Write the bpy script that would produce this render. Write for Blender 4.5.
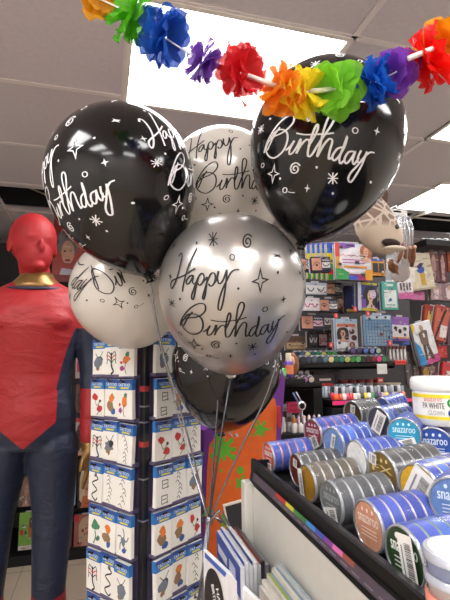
import bpy, math, random
from mathutils import Vector, Matrix, Quaternion, noise
PI = math.pi
random.seed(7)
SC = bpy.context.scene
for o in list(bpy.data.objects): bpy.data.objects.remove(o)
COL = SC.collection

# ------------------------------------------------------------------ camera
EYE = Vector((0, 0, 1.3)); FPX = 445.0
yaw, pitch, roll = math.radians(15.5), math.radians(7.5), math.radians(.7)
FW = Vector((math.sin(yaw)*math.cos(pitch), math.cos(yaw)*math.cos(pitch), math.sin(pitch)))
RT0 = Vector((math.cos(yaw), -math.sin(yaw), 0)); UP0 = RT0.cross(FW)
RT = RT0*math.cos(roll)-UP0*math.sin(roll); UP = UP0*math.cos(roll)+RT0*math.sin(roll)
cd = bpy.data.cameras.new('camera'); cam = bpy.data.objects.new('camera', cd); COL.objects.link(cam)
cd.sensor_fit = 'VERTICAL'; cd.sensor_height = 24; cd.lens = 24*FPX/600; cd.clip_start = .02
cam.matrix_world = Matrix(((RT.x, UP.x, -FW.x, EYE.x), (RT.y, UP.y, -FW.y, EYE.y), (RT.z, UP.z, -FW.z, EYE.z), (0, 0, 0, 1)))
SC.camera = cam
# ------------------------------------------------------------------ world and exposure
w = bpy.data.worlds.new('world'); SC.world = w; w.use_nodes = True
w.node_tree.nodes['Background'].inputs[0].default_value = (.8, .82, .85, 1)
w.node_tree.nodes['Background'].inputs[1].default_value = .4
SC.view_settings.view_transform = 'Standard'; SC.view_settings.look = 'None'
SC.view_settings.exposure = .8; SC.view_settings.gamma = 1; SC.view_settings.use_curve_mapping = False
LAMP = 11.0      # emission strength of the ceiling panels
H = 2.35         # ceiling height

# ------------------------------------------------------------------ placing helpers
def ray(px, py): return FW + RT*((px-225)/FPX) + UP*((300-py)/FPX)
def W(px, py, d): return EYE + ray(px, py)*d
def onZ(px, py, z): r = ray(px, py); return EYE + r*((z-EYE.z)/r.z)
def onY(px, py, y): r = ray(px, py); return EYE + r*((y-EYE.y)/r.y)
def onX(px, py, x): r = ray(px, py); return EYE + r*((x-EYE.x)/r.x)
def rotz(a): return Matrix.Rotation(a, 4, 'Z')
def TR(p, rz=0, rx=0, ry=0):
    return Matrix.Translation(p) @ Matrix.Rotation(rz, 4, 'Z') @ Matrix.Rotation(rx, 4, 'X') @ Matrix.Rotation(ry, 4, 'Y')

# ------------------------------------------------------------------ materials
MC = {}; DIM = [1.0]   # packaging stock is printed in duller inks than the plain hex values
def lin(h):
    h = h.lstrip('#'); c = [int(h[i:i+2], 16)/255*DIM[0] for i in (0, 2, 4)]
    return [x/12.92 if x <= .04045 else ((x+.055)/1.055)**2.4 for x in c]
def mat(hexc, rough=.5, metal=0, coat=0, var=.12, bump=0, scale=40, sss=0, trans=0, alpha=1, key=None):
    k = (hexc, rough, metal, coat, var, bump, scale, sss, trans, alpha, DIM[0])
    if k in MC: return MC[k]
    m = bpy.data.materials.new(key or 'surface'); m.use_nodes = True; nt = m.node_tree; b = nt.nodes['Principled BSDF']
    c = lin(hexc)
    tc = nt.nodes.new('ShaderNodeTexCoord'); nz = nt.nodes.new('ShaderNodeTexNoise')
    nz.inputs['Scale'].default_value = scale; nz.inputs['Detail'].default_value = 3
    nt.links.new(tc.outputs['Object'], nz.inputs['Vector'])
    r = nt.nodes.new('ShaderNodeValToRGB'); r.color_ramp.elements[0].position = .3; r.color_ramp.elements[1].position = .7
    r.color_ramp.elements[0].color = [x*(1-var) for x in c]+[1]; r.color_ramp.elements[1].color = [min(1, x*(1+var*.6)) for x in c]+[1]
    nt.links.new(nz.outputs['Fac'], r.inputs['Fac']); nt.links.new(r.outputs['Color'], b.inputs['Base Color'])
    b.inputs['Roughness'].default_value = rough; b.inputs['Metallic'].default_value = metal
    b.inputs['Coat Weight'].default_value = coat; b.inputs['Coat Roughness'].default_value = .08
    if sss: b.inputs['Subsurface Weight'].default_value = sss; b.inputs['Subsurface Radius'].default_value = (.02, .02, .02)
    if trans: b.inputs['Transmission Weight'].default_value = trans
    b.inputs['Alpha'].default_value = alpha
    if bump:
        bp = nt.nodes.new('ShaderNodeBump'); bp.inputs['Strength'].default_value = bump; bp.inputs['Distance'].default_value = .004
        nt.links.new(nz.outputs['Fac'], bp.inputs['Height']); nt.links.new(bp.outputs['Normal'], b.inputs['Normal'])
    MC[k] = m; return m
def petal_mat(hexc):
    k = ('petal', hexc)
    if k in MC: return MC[k]
    m = bpy.data.materials.new('petal'); m.use_nodes = True; nt = m.node_tree; b = nt.nodes['Principled BSDF']; c = lin(hexc)
    b.inputs['Base Color'].default_value = c+[1]; b.inputs['Roughness'].default_value = .6
    t = nt.nodes.new('ShaderNodeBsdfTranslucent'); t.inputs[0].default_value = c+[1]
    nz = nt.nodes.new('ShaderNodeTexNoise'); nz.inputs['Scale'].default_value = 160
    tr = nt.nodes.new('ShaderNodeBsdfTransparent'); tr.inputs[0].default_value = [x*.5+.5 for x in c]+[1]
    mx = nt.nodes.new('ShaderNodeMixShader'); mx.inputs[0].default_value = .5
    m2 = nt.nodes.new('ShaderNodeMixShader')
    ml = nt.nodes.new('ShaderNodeMath'); ml.operation = 'MULTIPLY'; ml.inputs[1].default_value = .34
    nt.links.new(nz.outputs['Fac'], ml.inputs[0]); nt.links.new(ml.outputs[0], m2.inputs[0])
    nt.links.new(b.outputs[0], mx.inputs[1]); nt.links.new(t.outputs[0], mx.inputs[2])
    nt.links.new(mx.outputs[0], m2.inputs[1]); nt.links.new(tr.outputs[0], m2.inputs[2])
    nt.links.new(m2.outputs[0], nt.nodes['Material Output'].inputs[0]); MC[k] = m; return m
def film(rough=.08, fac=.82, key='film'):
    k = (key, rough, fac)
    if k in MC: return MC[k]
    m = bpy.data.materials.new('clear_film'); m.use_nodes = True; nt = m.node_tree; b = nt.nodes['Principled BSDF']
    b.inputs['Base Color'].default_value = (.9, .92, .95, 1); b.inputs['Roughness'].default_value = rough
    b.inputs['Specular IOR Level'].default_value = 1
    tr = nt.nodes.new('ShaderNodeBsdfTransparent'); mx = nt.nodes.new('ShaderNodeMixShader'); mx.inputs[0].default_value = fac
    nt.links.new(b.outputs[0], mx.inputs[1]); nt.links.new(tr.outputs[0], mx.inputs[2])
    nt.links.new(mx.outputs[0], nt.nodes['Material Output'].inputs[0]); MC[k] = m; return m
def emis(strength, c=(1, .985, .97)):
    m = bpy.data.materials.new('lamp_diffuser'); m.use_nodes = True; nt = m.node_tree
    e = nt.nodes.new('ShaderNodeEmission'); e.inputs[0].default_value = (*c, 1); e.inputs[1].default_value = strength
    nt.links.new(e.outputs[0], nt.nodes['Material Output'].inputs[0]); return m

# ------------------------------------------------------------------ mesh builder
class MB:
    def __init__(s): s.v = []; s.f = []; s.m = []; s.sm = []; s.mats = []
    def mi(s, m):
        if m not in s.mats: s.mats.append(m)
        return s.mats.index(m)
    def add(s, vs, fs, m, smooth=False, T=None):
        b = len(s.v); i = s.mi(m)
        s.v += [(T @ Vector(v)) if T else Vector(v) for v in vs]
        for f in fs: s.f.append([b+k for k in f]); s.m.append(i); s.sm.append(smooth)
        return s
    def box(s, c, d, m, T=None, bev=0):
        x, y, z = [k/2 for k in d]; cx, cy, cz = c
        if bev:
            b = min(bev, x*.9, y*.9, z*.9); prof = []
            vs = []
            for (sx, sy) in ((-1, -1), (1, -1), (1, 1), (-1, 1)):
                pass
            rings = []
            for zz, ins in ((-z, b), (-z+b, 0), (z-b, 0), (z, b)):
                r = []
                for (ax, ay) in ((-x+b, -y), (x-b, -y), (x, -y+b), (x, y-b), (x-b, y), (-x+b, y), (-x, y-b), (-x, -y+b)):
                    fx = ax*(1-ins/x) if x > ins else ax; fy = ay*(1-ins/y) if y > ins else ay
                    r.append((cx+fx, cy+fy, cz+zz))
                rings.append(r)
            vs = [p for r in rings for p in r]; fs = [list(range(7, -1, -1)), [24+k for k in range(8)]]
            for a in range(3):
                for k in range(8): fs.append([a*8+k, a*8+(k+1) % 8, (a+1)*8+(k+1) % 8, (a+1)*8+k])
            return s.add(vs, fs, m, False, T)
        vs = [(cx+a*x, cy+b_*y, cz+c_*z) for a in (-1, 1) for b_ in (-1, 1) for c_ in (-1, 1)]
        return s.add(vs, [(0, 1, 3, 2), (4, 6, 7, 5), (0, 4, 5, 1), (2, 3, 7, 6), (0, 2, 6, 4), (1, 5, 7, 3)], m, False, T)
    def lathe(s, prof, m, seg=24, T=None, smooth=True, caps=True):   # prof: (r, z)
        vs = []; fs = []
        for r, z in prof:
            for k in range(seg): a = 2*PI*k/seg; vs.append((r*math.cos(a), r*math.sin(a), z))
        for i in range(len(prof)-1):
            for k in range(seg): fs.append([i*seg+k, i*seg+(k+1) % seg, (i+1)*seg+(k+1) % seg, (i+1)*seg+k])
        s.add(vs, fs, m, smooth, T)
        if caps:
            if prof[0][0] > 1e-5: s.add(vs[:seg], [list(range(seg-1, -1, -1))], m, False, T)
            if prof[-1][0] > 1e-5: s.add(vs[-seg:], [list(range(seg))], m, False, T)
        return s
    def tube(s, pts, r, m, seg=8, smooth=True, closed=False):
        pts = [Vector(p) for p in pts]; n = len(pts); vs = []; fs = []
        rr = r if isinstance(r, (list, tuple)) else [r]*n
        t0 = (pts[1]-pts[0]).normalized(); nrm = t0.orthogonal().normalized()
        for i, p in enumerate(pts):
            t = (pts[min(i+1, n-1)]-pts[max(i-1, 0)]).normalized()
            nrm = (nrm - t*nrm.dot(t)).normalized(); bn = t.cross(nrm)
            for k in range(seg): a = 2*PI*k/seg; vs.append(p+(nrm*math.cos(a)+bn*math.sin(a))*rr[i])
        for i in range(n-1):
            for k in range(seg): fs.append([i*seg+k, i*seg+(k+1) % seg, (i+1)*seg+(k+1) % seg, (i+1)*seg+k])
        fs += [list(range(seg-1, -1, -1)), [(n-1)*seg+k for k in range(seg)]]
        return s.add(vs, fs, m, smooth)
    def ellip(s, c, r, m, T=None, u=16, v=10, bump=0, seed=0):
        vs = []; fs = []
        for i in range(v+1):
            ph = PI*i/v
            for k in range(u):
                a = 2*PI*k/u; d = Vector((math.sin(ph)*math.cos(a), math.sin(ph)*math.sin(a), math.cos(ph)))
                q = 1+(bump*noise.noise(d*2.7+Vector((seed, seed*2.1, 0))) if bump else 0)
                vs.append((c[0]+d.x*r[0]*q, c[1]+d.y*r[1]*q, c[2]+d.z*r[2]*q))
        for i in range(v):
            for k in range(u): fs.append([i*u+k, (i+1)*u+k, (i+1)*u+(k+1) % u, i*u+(k+1) % u])
        return s.add(vs, fs, m, True, T)
    def build(s, name, parent=None, loc=None, rz=0, M=None):
        me = bpy.data.meshes.new(name); me.from_pydata([tuple(v) for v in s.v], [], s.f)
        for m in s.mats: me.materials.append(m)
        me.polygons.foreach_set('material_index', s.m); me.polygons.foreach_set('use_smooth', s.sm); me.update()
        o = bpy.data.objects.new(name, me); COL.objects.link(o)
        if parent: o.parent = parent
        if M is not None: o.matrix_local = M
        elif loc is not None: o.location = loc; o.rotation_euler = (0, 0, rz)
        return o
def tag(o, label=None, cat=None, group=None, kind=None):
    if label: o['label'] = label
    if cat: o['category'] = cat
    if group: o['group'] = group
    if kind: o['kind'] = kind
    return o
def empty(name, M, label, cat, group=None):
    o = bpy.data.objects.new(name, None); o.empty_display_size = .03; COL.objects.link(o)
    o.matrix_world = M if isinstance(M, Matrix) else Matrix.Translation(M)
    return tag(o, label, cat, group)
def struct(o, label=None): o['kind'] = 'structure'; return o

# flat print on a face: local x right, z up, front looks to -y
def flat(mb, pts, y, m, T=None):
    mb.add([(p[0], y, p[1]) for p in pts], [list(range(len(pts)))], m, False, T)
def spline(pts, n=6):
    out = []; P = [Vector((p[0], p[1], 0)) for p in pts]
    if len(P) < 3: return P
    for i in range(len(P)-1):
        p0, p1, p2, p3 = P[max(i-1, 0)], P[i], P[i+1], P[min(i+2, len(P)-1)]
        for k in range(n):
            t = k/n; out.append(.5*((2*p1)+(p2-p0)*t+(2*p0-5*p1+4*p2-p3)*t*t+(3*p1-p0-3*p2+p3)*t**3))
    out.append(P[-1]); return out
def stroke(mb, pts, wd, y, m, T=None, n=4, taper=False):
    s = spline(pts, n); L = len(s); vs = []
    for i, p in enumerate(s):
        t = (s[min(i+1, L-1)]-s[max(i-1, 0)]);
        if t.length < 1e-9: t = Vector((1, 0, 0))
        t.normalize(); q = Vector((-t.y, t.x, 0))*wd*(.5 if not taper else .5*math.sin(PI*(i+.6)/(L+.2)))
        vs += [(p.x+q.x, y, p.y+q.y), (p.x-q.x, y, p.y-q.y)]
    mb.add(vs, [[2*i, 2*i+1, 2*i+3, 2*i+2] for i in range(L-1)], m, False, T)
TXT = {}
def textgeo(st):
    if st in TXT: return TXT[st]
    c = bpy.data.curves.new('t', 'FONT'); c.body = st; c.size = 1; c.align_x = 'CENTER'; c.align_y = 'CENTER'; c.resolution_u = 2
    o = bpy.data.objects.new('t', c); COL.objects.link(o)
    dg = bpy.context.evaluated_depsgraph_get(); me = bpy.data.meshes.new_from_object(o.evaluated_get(dg))
    vs = [(v.co.x, v.co.y) for v in me.vertices]; fs = [list(p.vertices) for p in me.polygons]
    xs = [v[0] for v in vs]; ys = [v[1] for v in vs]; cx, cy = (max(xs)+min(xs))/2, (max(ys)+min(ys))/2
    vs = [(a-cx, b-cy) for a, b in vs]
    bpy.data.objects.remove(o); bpy.data.curves.remove(c); bpy.data.meshes.remove(me)
    TXT[st] = (vs, fs, max(xs)-min(xs), max(ys)-min(ys)); return TXT[st]
def text(mb, st, cx, cz, wd, ht, y, m, T=None, rot=0, bold=0):
    vs, fs, tw, th = textgeo(st); ca, sa = math.cos(rot), math.sin(rot)
    for k in range(1+int(bold)):
        q = []
        for a, b in vs:
            a = a*wd/tw + k*ht*.06; b = b*ht/th
            q.append((cx+a*ca-b*sa, y-.00002*k, cz+a*sa+b*ca))
        mb.add(q, fs, m, False, T)

# decals on a card w x h whose lower left corner is (0,0) in u, v
def decals(mb, dl, w_, h_, y, T=None, x0=None, z0=None):
    x0 = -w_/2 if x0 is None else x0; z0 = -h_/2 if z0 is None else z0
    for k, d in enumerate(dl):
        yy = y-.0004*(k+1); kind = d[0]; a, b, c, e = d[1:5]; m = d[5]
        if isinstance(m, str): m = mat(m, .45)
        X0, X1, Z0, Z1 = x0+a*w_, x0+c*w_, z0+b*h_, z0+e*h_
        if kind == 'r': flat(mb, [(X0, Z0), (X1, Z0), (X1, Z1), (X0, Z1)], yy, m, T)
        elif kind == 'o': flat(mb, [((X0+X1)/2+(X1-X0)/2*math.cos(t*PI/9), (Z0+Z1)/2+(Z1-Z0)/2*math.sin(t*PI/9)) for t in range(18)], yy, m, T)
        elif kind == 't': text(mb, d[6], (X0+X1)/2, (Z0+Z1)/2, X1-X0, Z1-Z0, yy, m, T, d[7] if len(d) > 7 else 0, 1)
        elif kind == 'g':   # quadrilateral given by four uv points in d[6]
            flat(mb, [(x0+u*w_, z0+v*h_) for u, v in d[6]], yy, m, T)
        elif kind == 's':   # stroke in uv, d[6]=pts d[7]=width in metres
            stroke(mb, [(X0+u*(X1-X0), Z0+v*(Z1-Z0)) for u, v in d[6]], d[7], yy, m, T)
        elif kind == 'hair':  # a long haired portrait: hair, face, neck, shoulders, lips and eyes
            fm = mat(d[6], .6)
            cx, W_, H_ = (X0+X1)/2, X1-X0, Z1-Z0
            rnd = random.Random(d[7] if len(d) > 7 else 1)
            flat(mb, [(cx+W_*.5*(1+.08*rnd.random())*math.cos(t)*(1 if t < PI else 1), Z0+H_*.6+H_*.4*math.sin(t)) if math.sin(t) > -.05 else (cx+W_*.5*math.cos(t)*1.02, Z0+H_*.12+rnd.random()*H_*.08) for t in [i*2*PI/24 for i in range(24)]], yy, m, T)
            flat(mb, [(cx-W_*.42, Z0), (cx+W_*.42, Z0), (cx+W_*.12, Z0+H_*.25), (cx+W_*.1, Z0+H_*.45), (cx-W_*.1, Z0+H_*.45), (cx-W_*.12, Z0+H_*.25)], yy-.0001, fm, T)
            flat(mb, [(cx+W_*.22*math.cos(i*PI/8), Z0+H_*.56+H_*.24*math.sin(i*PI/8)) for i in range(16)], yy-.0002, fm, T)
            flat(mb, [(cx+W_*.07*math.cos(i*PI/4), Z0+H_*.44+H_*.025*math.sin(i*PI/4)) for i in range(8)], yy-.0003, mat('#b03038', .5), T)
            for sx in (-1, 1): flat(mb, [(cx+sx*W_*.09+W_*.04*math.cos(i*PI/4), Z0+H_*.6+H_*.022*math.sin(i*PI/4)) for i in range(8)], yy-.0003, mat('#221c1c', .5), T)
PEG = mat('#c8c8cc', .25, .9)
def pack(name, label, cat, x0, y0, x1, y1, yp, base='#e8e6e2', t=.012, dl=(), group=None, rot=0, hook=False, yawr=0, skew=0):
    a, b = onY(x0, (y0+y1)/2, yp), onY(x1, (y0+y1)/2, yp); tz, bz = onY((x0+x1)/2, y0, yp).z, onY((x0+x1)/2, y1, yp).z
    w_, h_ = abs(b.x-a.x), abs(tz-bz); c = Vector(((a.x+b.x)/2, yp, (tz+bz)/2))
    DIM[0] = .84
    mb = MB(); mb.box((0, 0, 0), (w_, t, h_), mat(base, .4) if isinstance(base, str) else base, None, .0012)
    decals(mb, list(dl), w_, h_, -t/2)
    rg = random.Random(int(x0*31+y0*17)); nd = 0 if max(w_, h_) < .03 or name in ('shelf_board', 'shelf_label', 'price_sign', 'price_tag', 'red_strip') else 16
    for k in range(nd):   # small print, pictures and lines of type on the packaging
        u, v = rg.uniform(-.46, .40), rg.uniform(-.46, .44); a_, b_ = (rg.uniform(.05, .3), rg.uniform(.008, .02)) if k % 3 else (rg.uniform(.05, .13), rg.uniform(.04, .1))
        pc_ = rg.choice(['#2a2428', '#e8e4e0', '#5a4a52', '#b8a8a0', '#7c6460', '#38343c', '#c8c0c4', '#8c3038', '#40507c'])
        u1, v1 = min(u+a_, .47), min(v+b_, .48)
        flat(mb, [(u*w_, v*h_), (u1*w_, v*h_), (u1*w_, v1*h_), (u*w_, v1*h_)], -t/2-.0004*(len(dl)+1)-.0003-.00002*k, mat(pc_, .5))
    if nd and max(w_, h_) > .06:   # thin clear sleeve edge and hang tab
        mb.box((0, 0, h_/2+.004), (w_*.35, .0015, .01), mat('#b8b4b8', .3))
        mb.box((0, t/2+.004, -.004), (w_*.97, .006, h_*.96), mat('#3c363a', .5)); mb.box((0, t/2+.014, -.002), (w_*.99, .006, h_*.98), mat('#c8c2c0', .5))
    DIM[0] = 1.0
    o = mb.build(name, None, M=TR(c, math.radians(yawr), 0, math.radians(rot)))
    tag(o, label, cat, group)
    if hook:
        h = MB(); h.tube([(0, .09, h_/2-.006), (0, -.02, h_/2-.006), (0, -.028, h_/2+.002)], .0022, PEG, 6); h.build('hanging_hook', o)
    return o
 

# ================================================================== THE ROOM
X0R, X1R, Y0R, Y1R = -2.0, 3.4, -2.4, 4.1
def px_grid(holes, z):
    xs = sorted({X0R, X1R} | {h[0] for h in holes} | {h[1] for h in holes}); ys = sorted({Y0R, Y1R} | {h[2] for h in holes} | {h[3] for h in holes})
    fs = []; vs = []
    for i in range(len(xs)-1):
        for j in range(len(ys)-1):
            cx, cy = (xs[i]+xs[i+1])/2, (ys[j]+ys[j+1])/2
            if any(h[0] < cx < h[1] and h[2] < cy < h[3] for h in holes): continue
            b = len(vs); vs += [(xs[i], ys[j], z), (xs[i], ys[j+1], z), (xs[i+1], ys[j+1], z), (xs[i+1], ys[j], z)]; fs.append([b, b+1, b+2, b+3])
    return vs, fs
LIGHTS = [(.06, .78, 1.18, 1.75), (1.49, 2.21, 1.18, 1.70), (1.97, 2.69, 2.14, 2.62), (-1.38, -.66, -1.0, -.45), (.06, .78, -.6, -.05), (1.49, 2.21, -.6, -.05), (-1.38, -.66, .1, .65), (-1.38, -.66, -2.1, -1.55), (.06, .78, -2.1, -1.55)]  # panel over the left aisle is an unseen fill, added to brighten left-facing sides
VENTS = [(-.75, -.31, 2.84, 3.2), (1.97, 3.0, 2.70, 3.1)]
CE = mat('#cbc5c9', .9, var=.05, scale=60, bump=.15)
vs, fs = px_grid(LIGHTS+VENTS, H)
c = MB(); c.add(vs, fs, CE); c.box(((X0R+X1R)/2, (Y0R+Y1R)/2, H+.25), (X1R-X0R+.2, Y1R-Y0R+.2, .02), CE)
GR = mat('#ddd6d4', .6, var=.03)
struct(c.build('ceiling'))
g = MB()
xs = [.06+.72*k for k in range(-2, 5)]; ys = [1.18+.53*k for k in range(-6, 5)]
for x in xs:
    if X0R < x < X1R: g.box((x, (Y0R+Y1R)/2, H-.003), (.02, Y1R-Y0R, .006), GR)
for y in ys:
    if Y0R < y < Y1R:
        for a, b in [(X0R, .05), (.79, X1R)] if 1.2 < y < 1.74 else [(X0R, X1R)]: g.box(((a+b)/2, y, H-.0035), (b-a, .02, .005), GR)
# keep the grid clear of the diffusers
struct(g.build('trim_1'))
for k, (a, b, c_, d) in enumerate(LIGHTS):
    nm = ['rectangular ceiling light panel above the balloons, largest and nearest', 'ceiling light panel at right edge, upper of the two on the right', 'ceiling light panel low at right above the hanging masks',
          'ceiling light panel behind viewpoint at far left', 'ceiling light panel behind viewpoint near centre', 'ceiling light panel behind viewpoint at right', 'added ceiling fill light over the aisle left of the mannequin, out of view', 'ceiling light panel at rear left corner of shop', 'ceiling light panel at rear centre of shop'][k]
    e = empty('ceiling_light', Vector(((a+b)/2, (c_+d)/2, H)), nm, 'ceiling light', 'ceiling light panels')
    w_, d_ = b-a, d-c_
    f = MB(); fm = mat('#e6e2da', .4, var=.02)
    for sx in (-1, 1): f.box((sx*(w_/2-.008), 0, .0), (.016, d_, .02), fm)
    for sy in (-1, 1): f.box((0, sy*(d_/2-.008), .0), (w_-.032, .016, .02), fm)
    f.build('frame', e)
    f = MB(); f.box((0, 0, .004), (w_-.034, d_-.034, .006), emis(LAMP)); f.build('diffuser', e)
DK = mat('#17161a', .9)
v = MB()
for a, b, c_, d in VENTS:
    v.box(((a+b)/2, (c_+d)/2, H+.23), (b-a, d-c_, .01), DK)
    for x in (a, b): v.box((x, (c_+d)/2, H+.12), (.008, d-c_, .22), DK)
    for y in (c_, d): v.box(((a+b)/2, y, H+.12), (b-a, .008, .22), DK)
struct(v.build('trim_2'))
v = MB(); v.tube([Vector((-.62, 2.95, H+.2)), Vector((-.5, 2.96, H+.06)), Vector((-.36, 3.0, H+.02)), Vector((-.3, 3.04, H+.12))], .006, mat('#9a8c78', .6))
tag(v.build('ceiling_cable'), 'loose beige cable crossing the dark open ceiling tile at left', 'cable')
v = MB(); v.tube([onZ(402, 224, H-.02), onZ(414, 217, H-.02), onZ(434, 211, H-.02)], .008, mat('#c8c0b4', .5))
tag(v.build('ceiling_rod'), 'thin pale rod under the ceiling at right beside dark opening', 'rod')
FL = mat('#bfae9a', .35, var=.06, scale=5)
m = MB(); m.box(((X0R+X1R)/2, (Y0R+Y1R)/2, -.03), (X1R-X0R+.2, Y1R-Y0R+.2, .06), FL)
gm = mat('#8f8478', .7)
for k in range(12): m.box((X0R+.45*k+.2, (Y0R+Y1R)/2, .0004), (.004, Y1R-Y0R, .0012), gm)
for k in range(14): m.box(((X0R+X1R)/2, Y0R+.45*k+.2, .0004), (X1R-X0R, .004, .0012), gm)
struct(m.build('floor'))
WL = mat('#ebe6e2', .8, var=.05)
def wall(nm, c, d, m=WL): q = MB(); q.box(c, d, m); struct(q.build(nm))
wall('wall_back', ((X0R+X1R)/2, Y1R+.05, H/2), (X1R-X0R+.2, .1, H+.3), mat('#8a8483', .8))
wall('wall_front', ((X0R+X1R)/2, Y0R-.05, H/2), (X1R-X0R+.2, .1, H+.3))
wall('wall_left', (X0R-.05, (Y0R+Y1R)/2, H/2), (.1, Y1R-Y0R, H+.3))
wall('wall_right', (X1R+.05, (Y0R+Y1R)/2, H/2), (.1, Y1R-Y0R, H+.3))

BLK = mat('#09090b', .45); BLK2 = mat('#131215', .6)
for b_ in (BLK, BLK2): b_.node_tree.nodes['Principled BSDF'].inputs['Specular IOR Level'].default_value = .28
GREY = mat('#6e6a6c', .6)
WHT = mat('#ecebe8', .5, var=.03)
# ================================================================== LEFT BACK GONDOLA with wig packs
YG = 3.36
def gondola(label, x0, x1, yf, yb, ztop, shelves, panel, nm='display_gondola'):
    e = empty(nm, Vector(((x0+x1)/2, yb, 0)), label, 'display stand'); w_ = x1-x0; d_ = yb-yf
    m = MB(); m.box((0, -.012, ztop/2), (w_, .024, ztop), panel); m.build('back_panel', e)
    m = MB(); m.box((0, -d_/2-.012, .03), (w_, d_-.024, .06), BLK2); m.build('base', e)
    for z, dep in shelves:
        m = MB(); m.box((0, -.024-dep/2, z), (w_, dep, .024), BLK2, None, .003); m.build('shelf', e)
    return e
gl = gondola('black shelving against back wall, left, holding wig packets', -1.25, .52, YG-.08, Y1R-.25, 2.24, [], mat('#262327', .7))
ld = [(1.555, .3), (.86, .33), (.44, .33)]
def shelfbar(z):
    m = MB(); m.box((0, 0, 0), (1.72, .36, .03), BLK2, None, .004); return m
for k, yy in enumerate((285, 457, 508)):
    z = onY(80, yy, YG).z
    m = MB(); m.box((0, 0, 0), (1.76, .33, .028), BLK2, None, .004)
    for i in range(3): m.box((-.7+.7*i, .0, -.02), (.02, .32, .02), BLK2)
    m.build('shelf', gl, Vector((0, YG+.215-gl.location.y-.03, z-.014)))
RED = '#c8202c'
pack('wig_packet', 'red packet showing person in grey curly wig, left of white balloon', 'wig packet', 53, 216, 83, 282, YG, '#b83a2c', .02,
     [('r', 0, .8, 1, 1, '#a02c24'), ('s', .1, .84, .9, .95, '#e8b0a0', [(0, .3), (.1, .8), (.2, .2), (.32, .7), (.44, .2), (.56, .8), (.68, .2), (.8, .7), (.9, .3), (1, .6)], .0022), ('o', .14, .35, .86, .82, mat('#6c6a6c', .9, bump=.8)), ('o', .28, .26, .72, .62, '#d8a184'), ('o', .4, .3, .6, .34, '#a03038'), ('o', .36, .44, .44, .47, '#302020'), ('o', .56, .44, .64, .47, '#302020'), ('g', 0, 0, 1, 1, '#c7c2d0', [(.2, 0), (.85, 0), (.75, .18), (.3, .2)]), ('r', 0, 0, 1, .1, '#8d2c28')])
pack('wig_packet', 'pale packet half hidden between mannequin shoulder and white balloon', 'wig packet', 76, 292, 96, 333, YG-.02, '#d0b8ae', .02, [('hair', .1, 0, .9, .85, '#b4806a', '#dab096', 3), ('r', 0, .86, 1, 1, RED)])
pack('wig_packet', 'wig packet with bright pink hair beside the tattoo rack top', 'wig packet', 76, 338, 98, 378, YG-.03, '#c9b5b0', .02, [('hair', .06, 0, .98, .97, '#c92050', '#d89a86', 5)])
pack('wig_packet', 'wig packet with brown hair behind mannequin sleeve', 'wig packet', 76, 384, 97, 412, YG-.02, '#6a4238', .02, [('hair', .1, 0, .9, .9, '#3c2018', '#c48c74', 8)])
pack('wig_packet', 'packet with dark brown hair just above middle shelf', 'wig packet', 74, 418, 92, 455, YG-.02, '#b9aaa2', .02, [('hair', .1, 0, .95, .9, '#3a2822', '#cf9c82', 9), ('r', 0, .9, .4, 1, RED)])
pack('toy_packet', 'light blue and white packet on shelf behind the mannequin thigh', 'packet', 64, 464, 76, 505, YG-.02, '#88a8cc', .02, [('r', 0, .82, 1, 1, '#e6e8ea'), ('r', 0, .9, .5, 1, '#d0303a'), ('o', .2, .3, .8, .62, '#9c5a94'), ('r', .1, .05, .9, .2, '#3c5c94')])
pack('wig_packet', 'packet with long blond wig, right of the light blue packet', 'wig packet', 78, 459, 95, 507, YG-.02, '#3a2c2c', .02, [('hair', .1, 0, .95, .86, '#d2bc9a', '#d89c78', 11), ('r', .1, .84, .5, 1, '#c8303a'), ('g', 0, 0, 1, 1, '#c8683c', [(.2, 0), (1, 0), (1, .2), (.3, .25)])])
pack('wig_packet', 'pink packet with long blond wig above bare floor', 'wig packet', 74, 514, 98, 546, YG-.02, '#a66058', .02, [('hair', .2, 0, .9, .95, '#cdae92', '#dba48a', 12), ('r', .02, .8, .2, 1, RED)])
pack('wig_packet', 'narrow wine red packet beside mannequin calf', 'wig packet', 62, 514, 72, 548, YG-.02, '#6e3440', .02, [('r', .1, .2, .8, .7, '#8c4c54')])
pack('costume_packet', 'lime green packet seen between the mannequin legs', 'packet', 19, 512, 37, 549, YG-.03, '#6f9f3a', .02, [('r', 0, 0, 1, .12, '#c8c2ba'), ('o', .5, .3, 1, .8, '#a4602c'), ('r', .08, .4, .25, .55, RED), ('o', .55, .55, .95, .9, '#5a2c1c')])
pack('costume_packet', 'brown photo packet on shelf between mannequin thighs', 'packet', 19, 470, 33, 506, YG-.03, '#54423c', .02, [('hair', .2, 0, .9, .8, '#7c5c48', '#a9806c', 14)])

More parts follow.
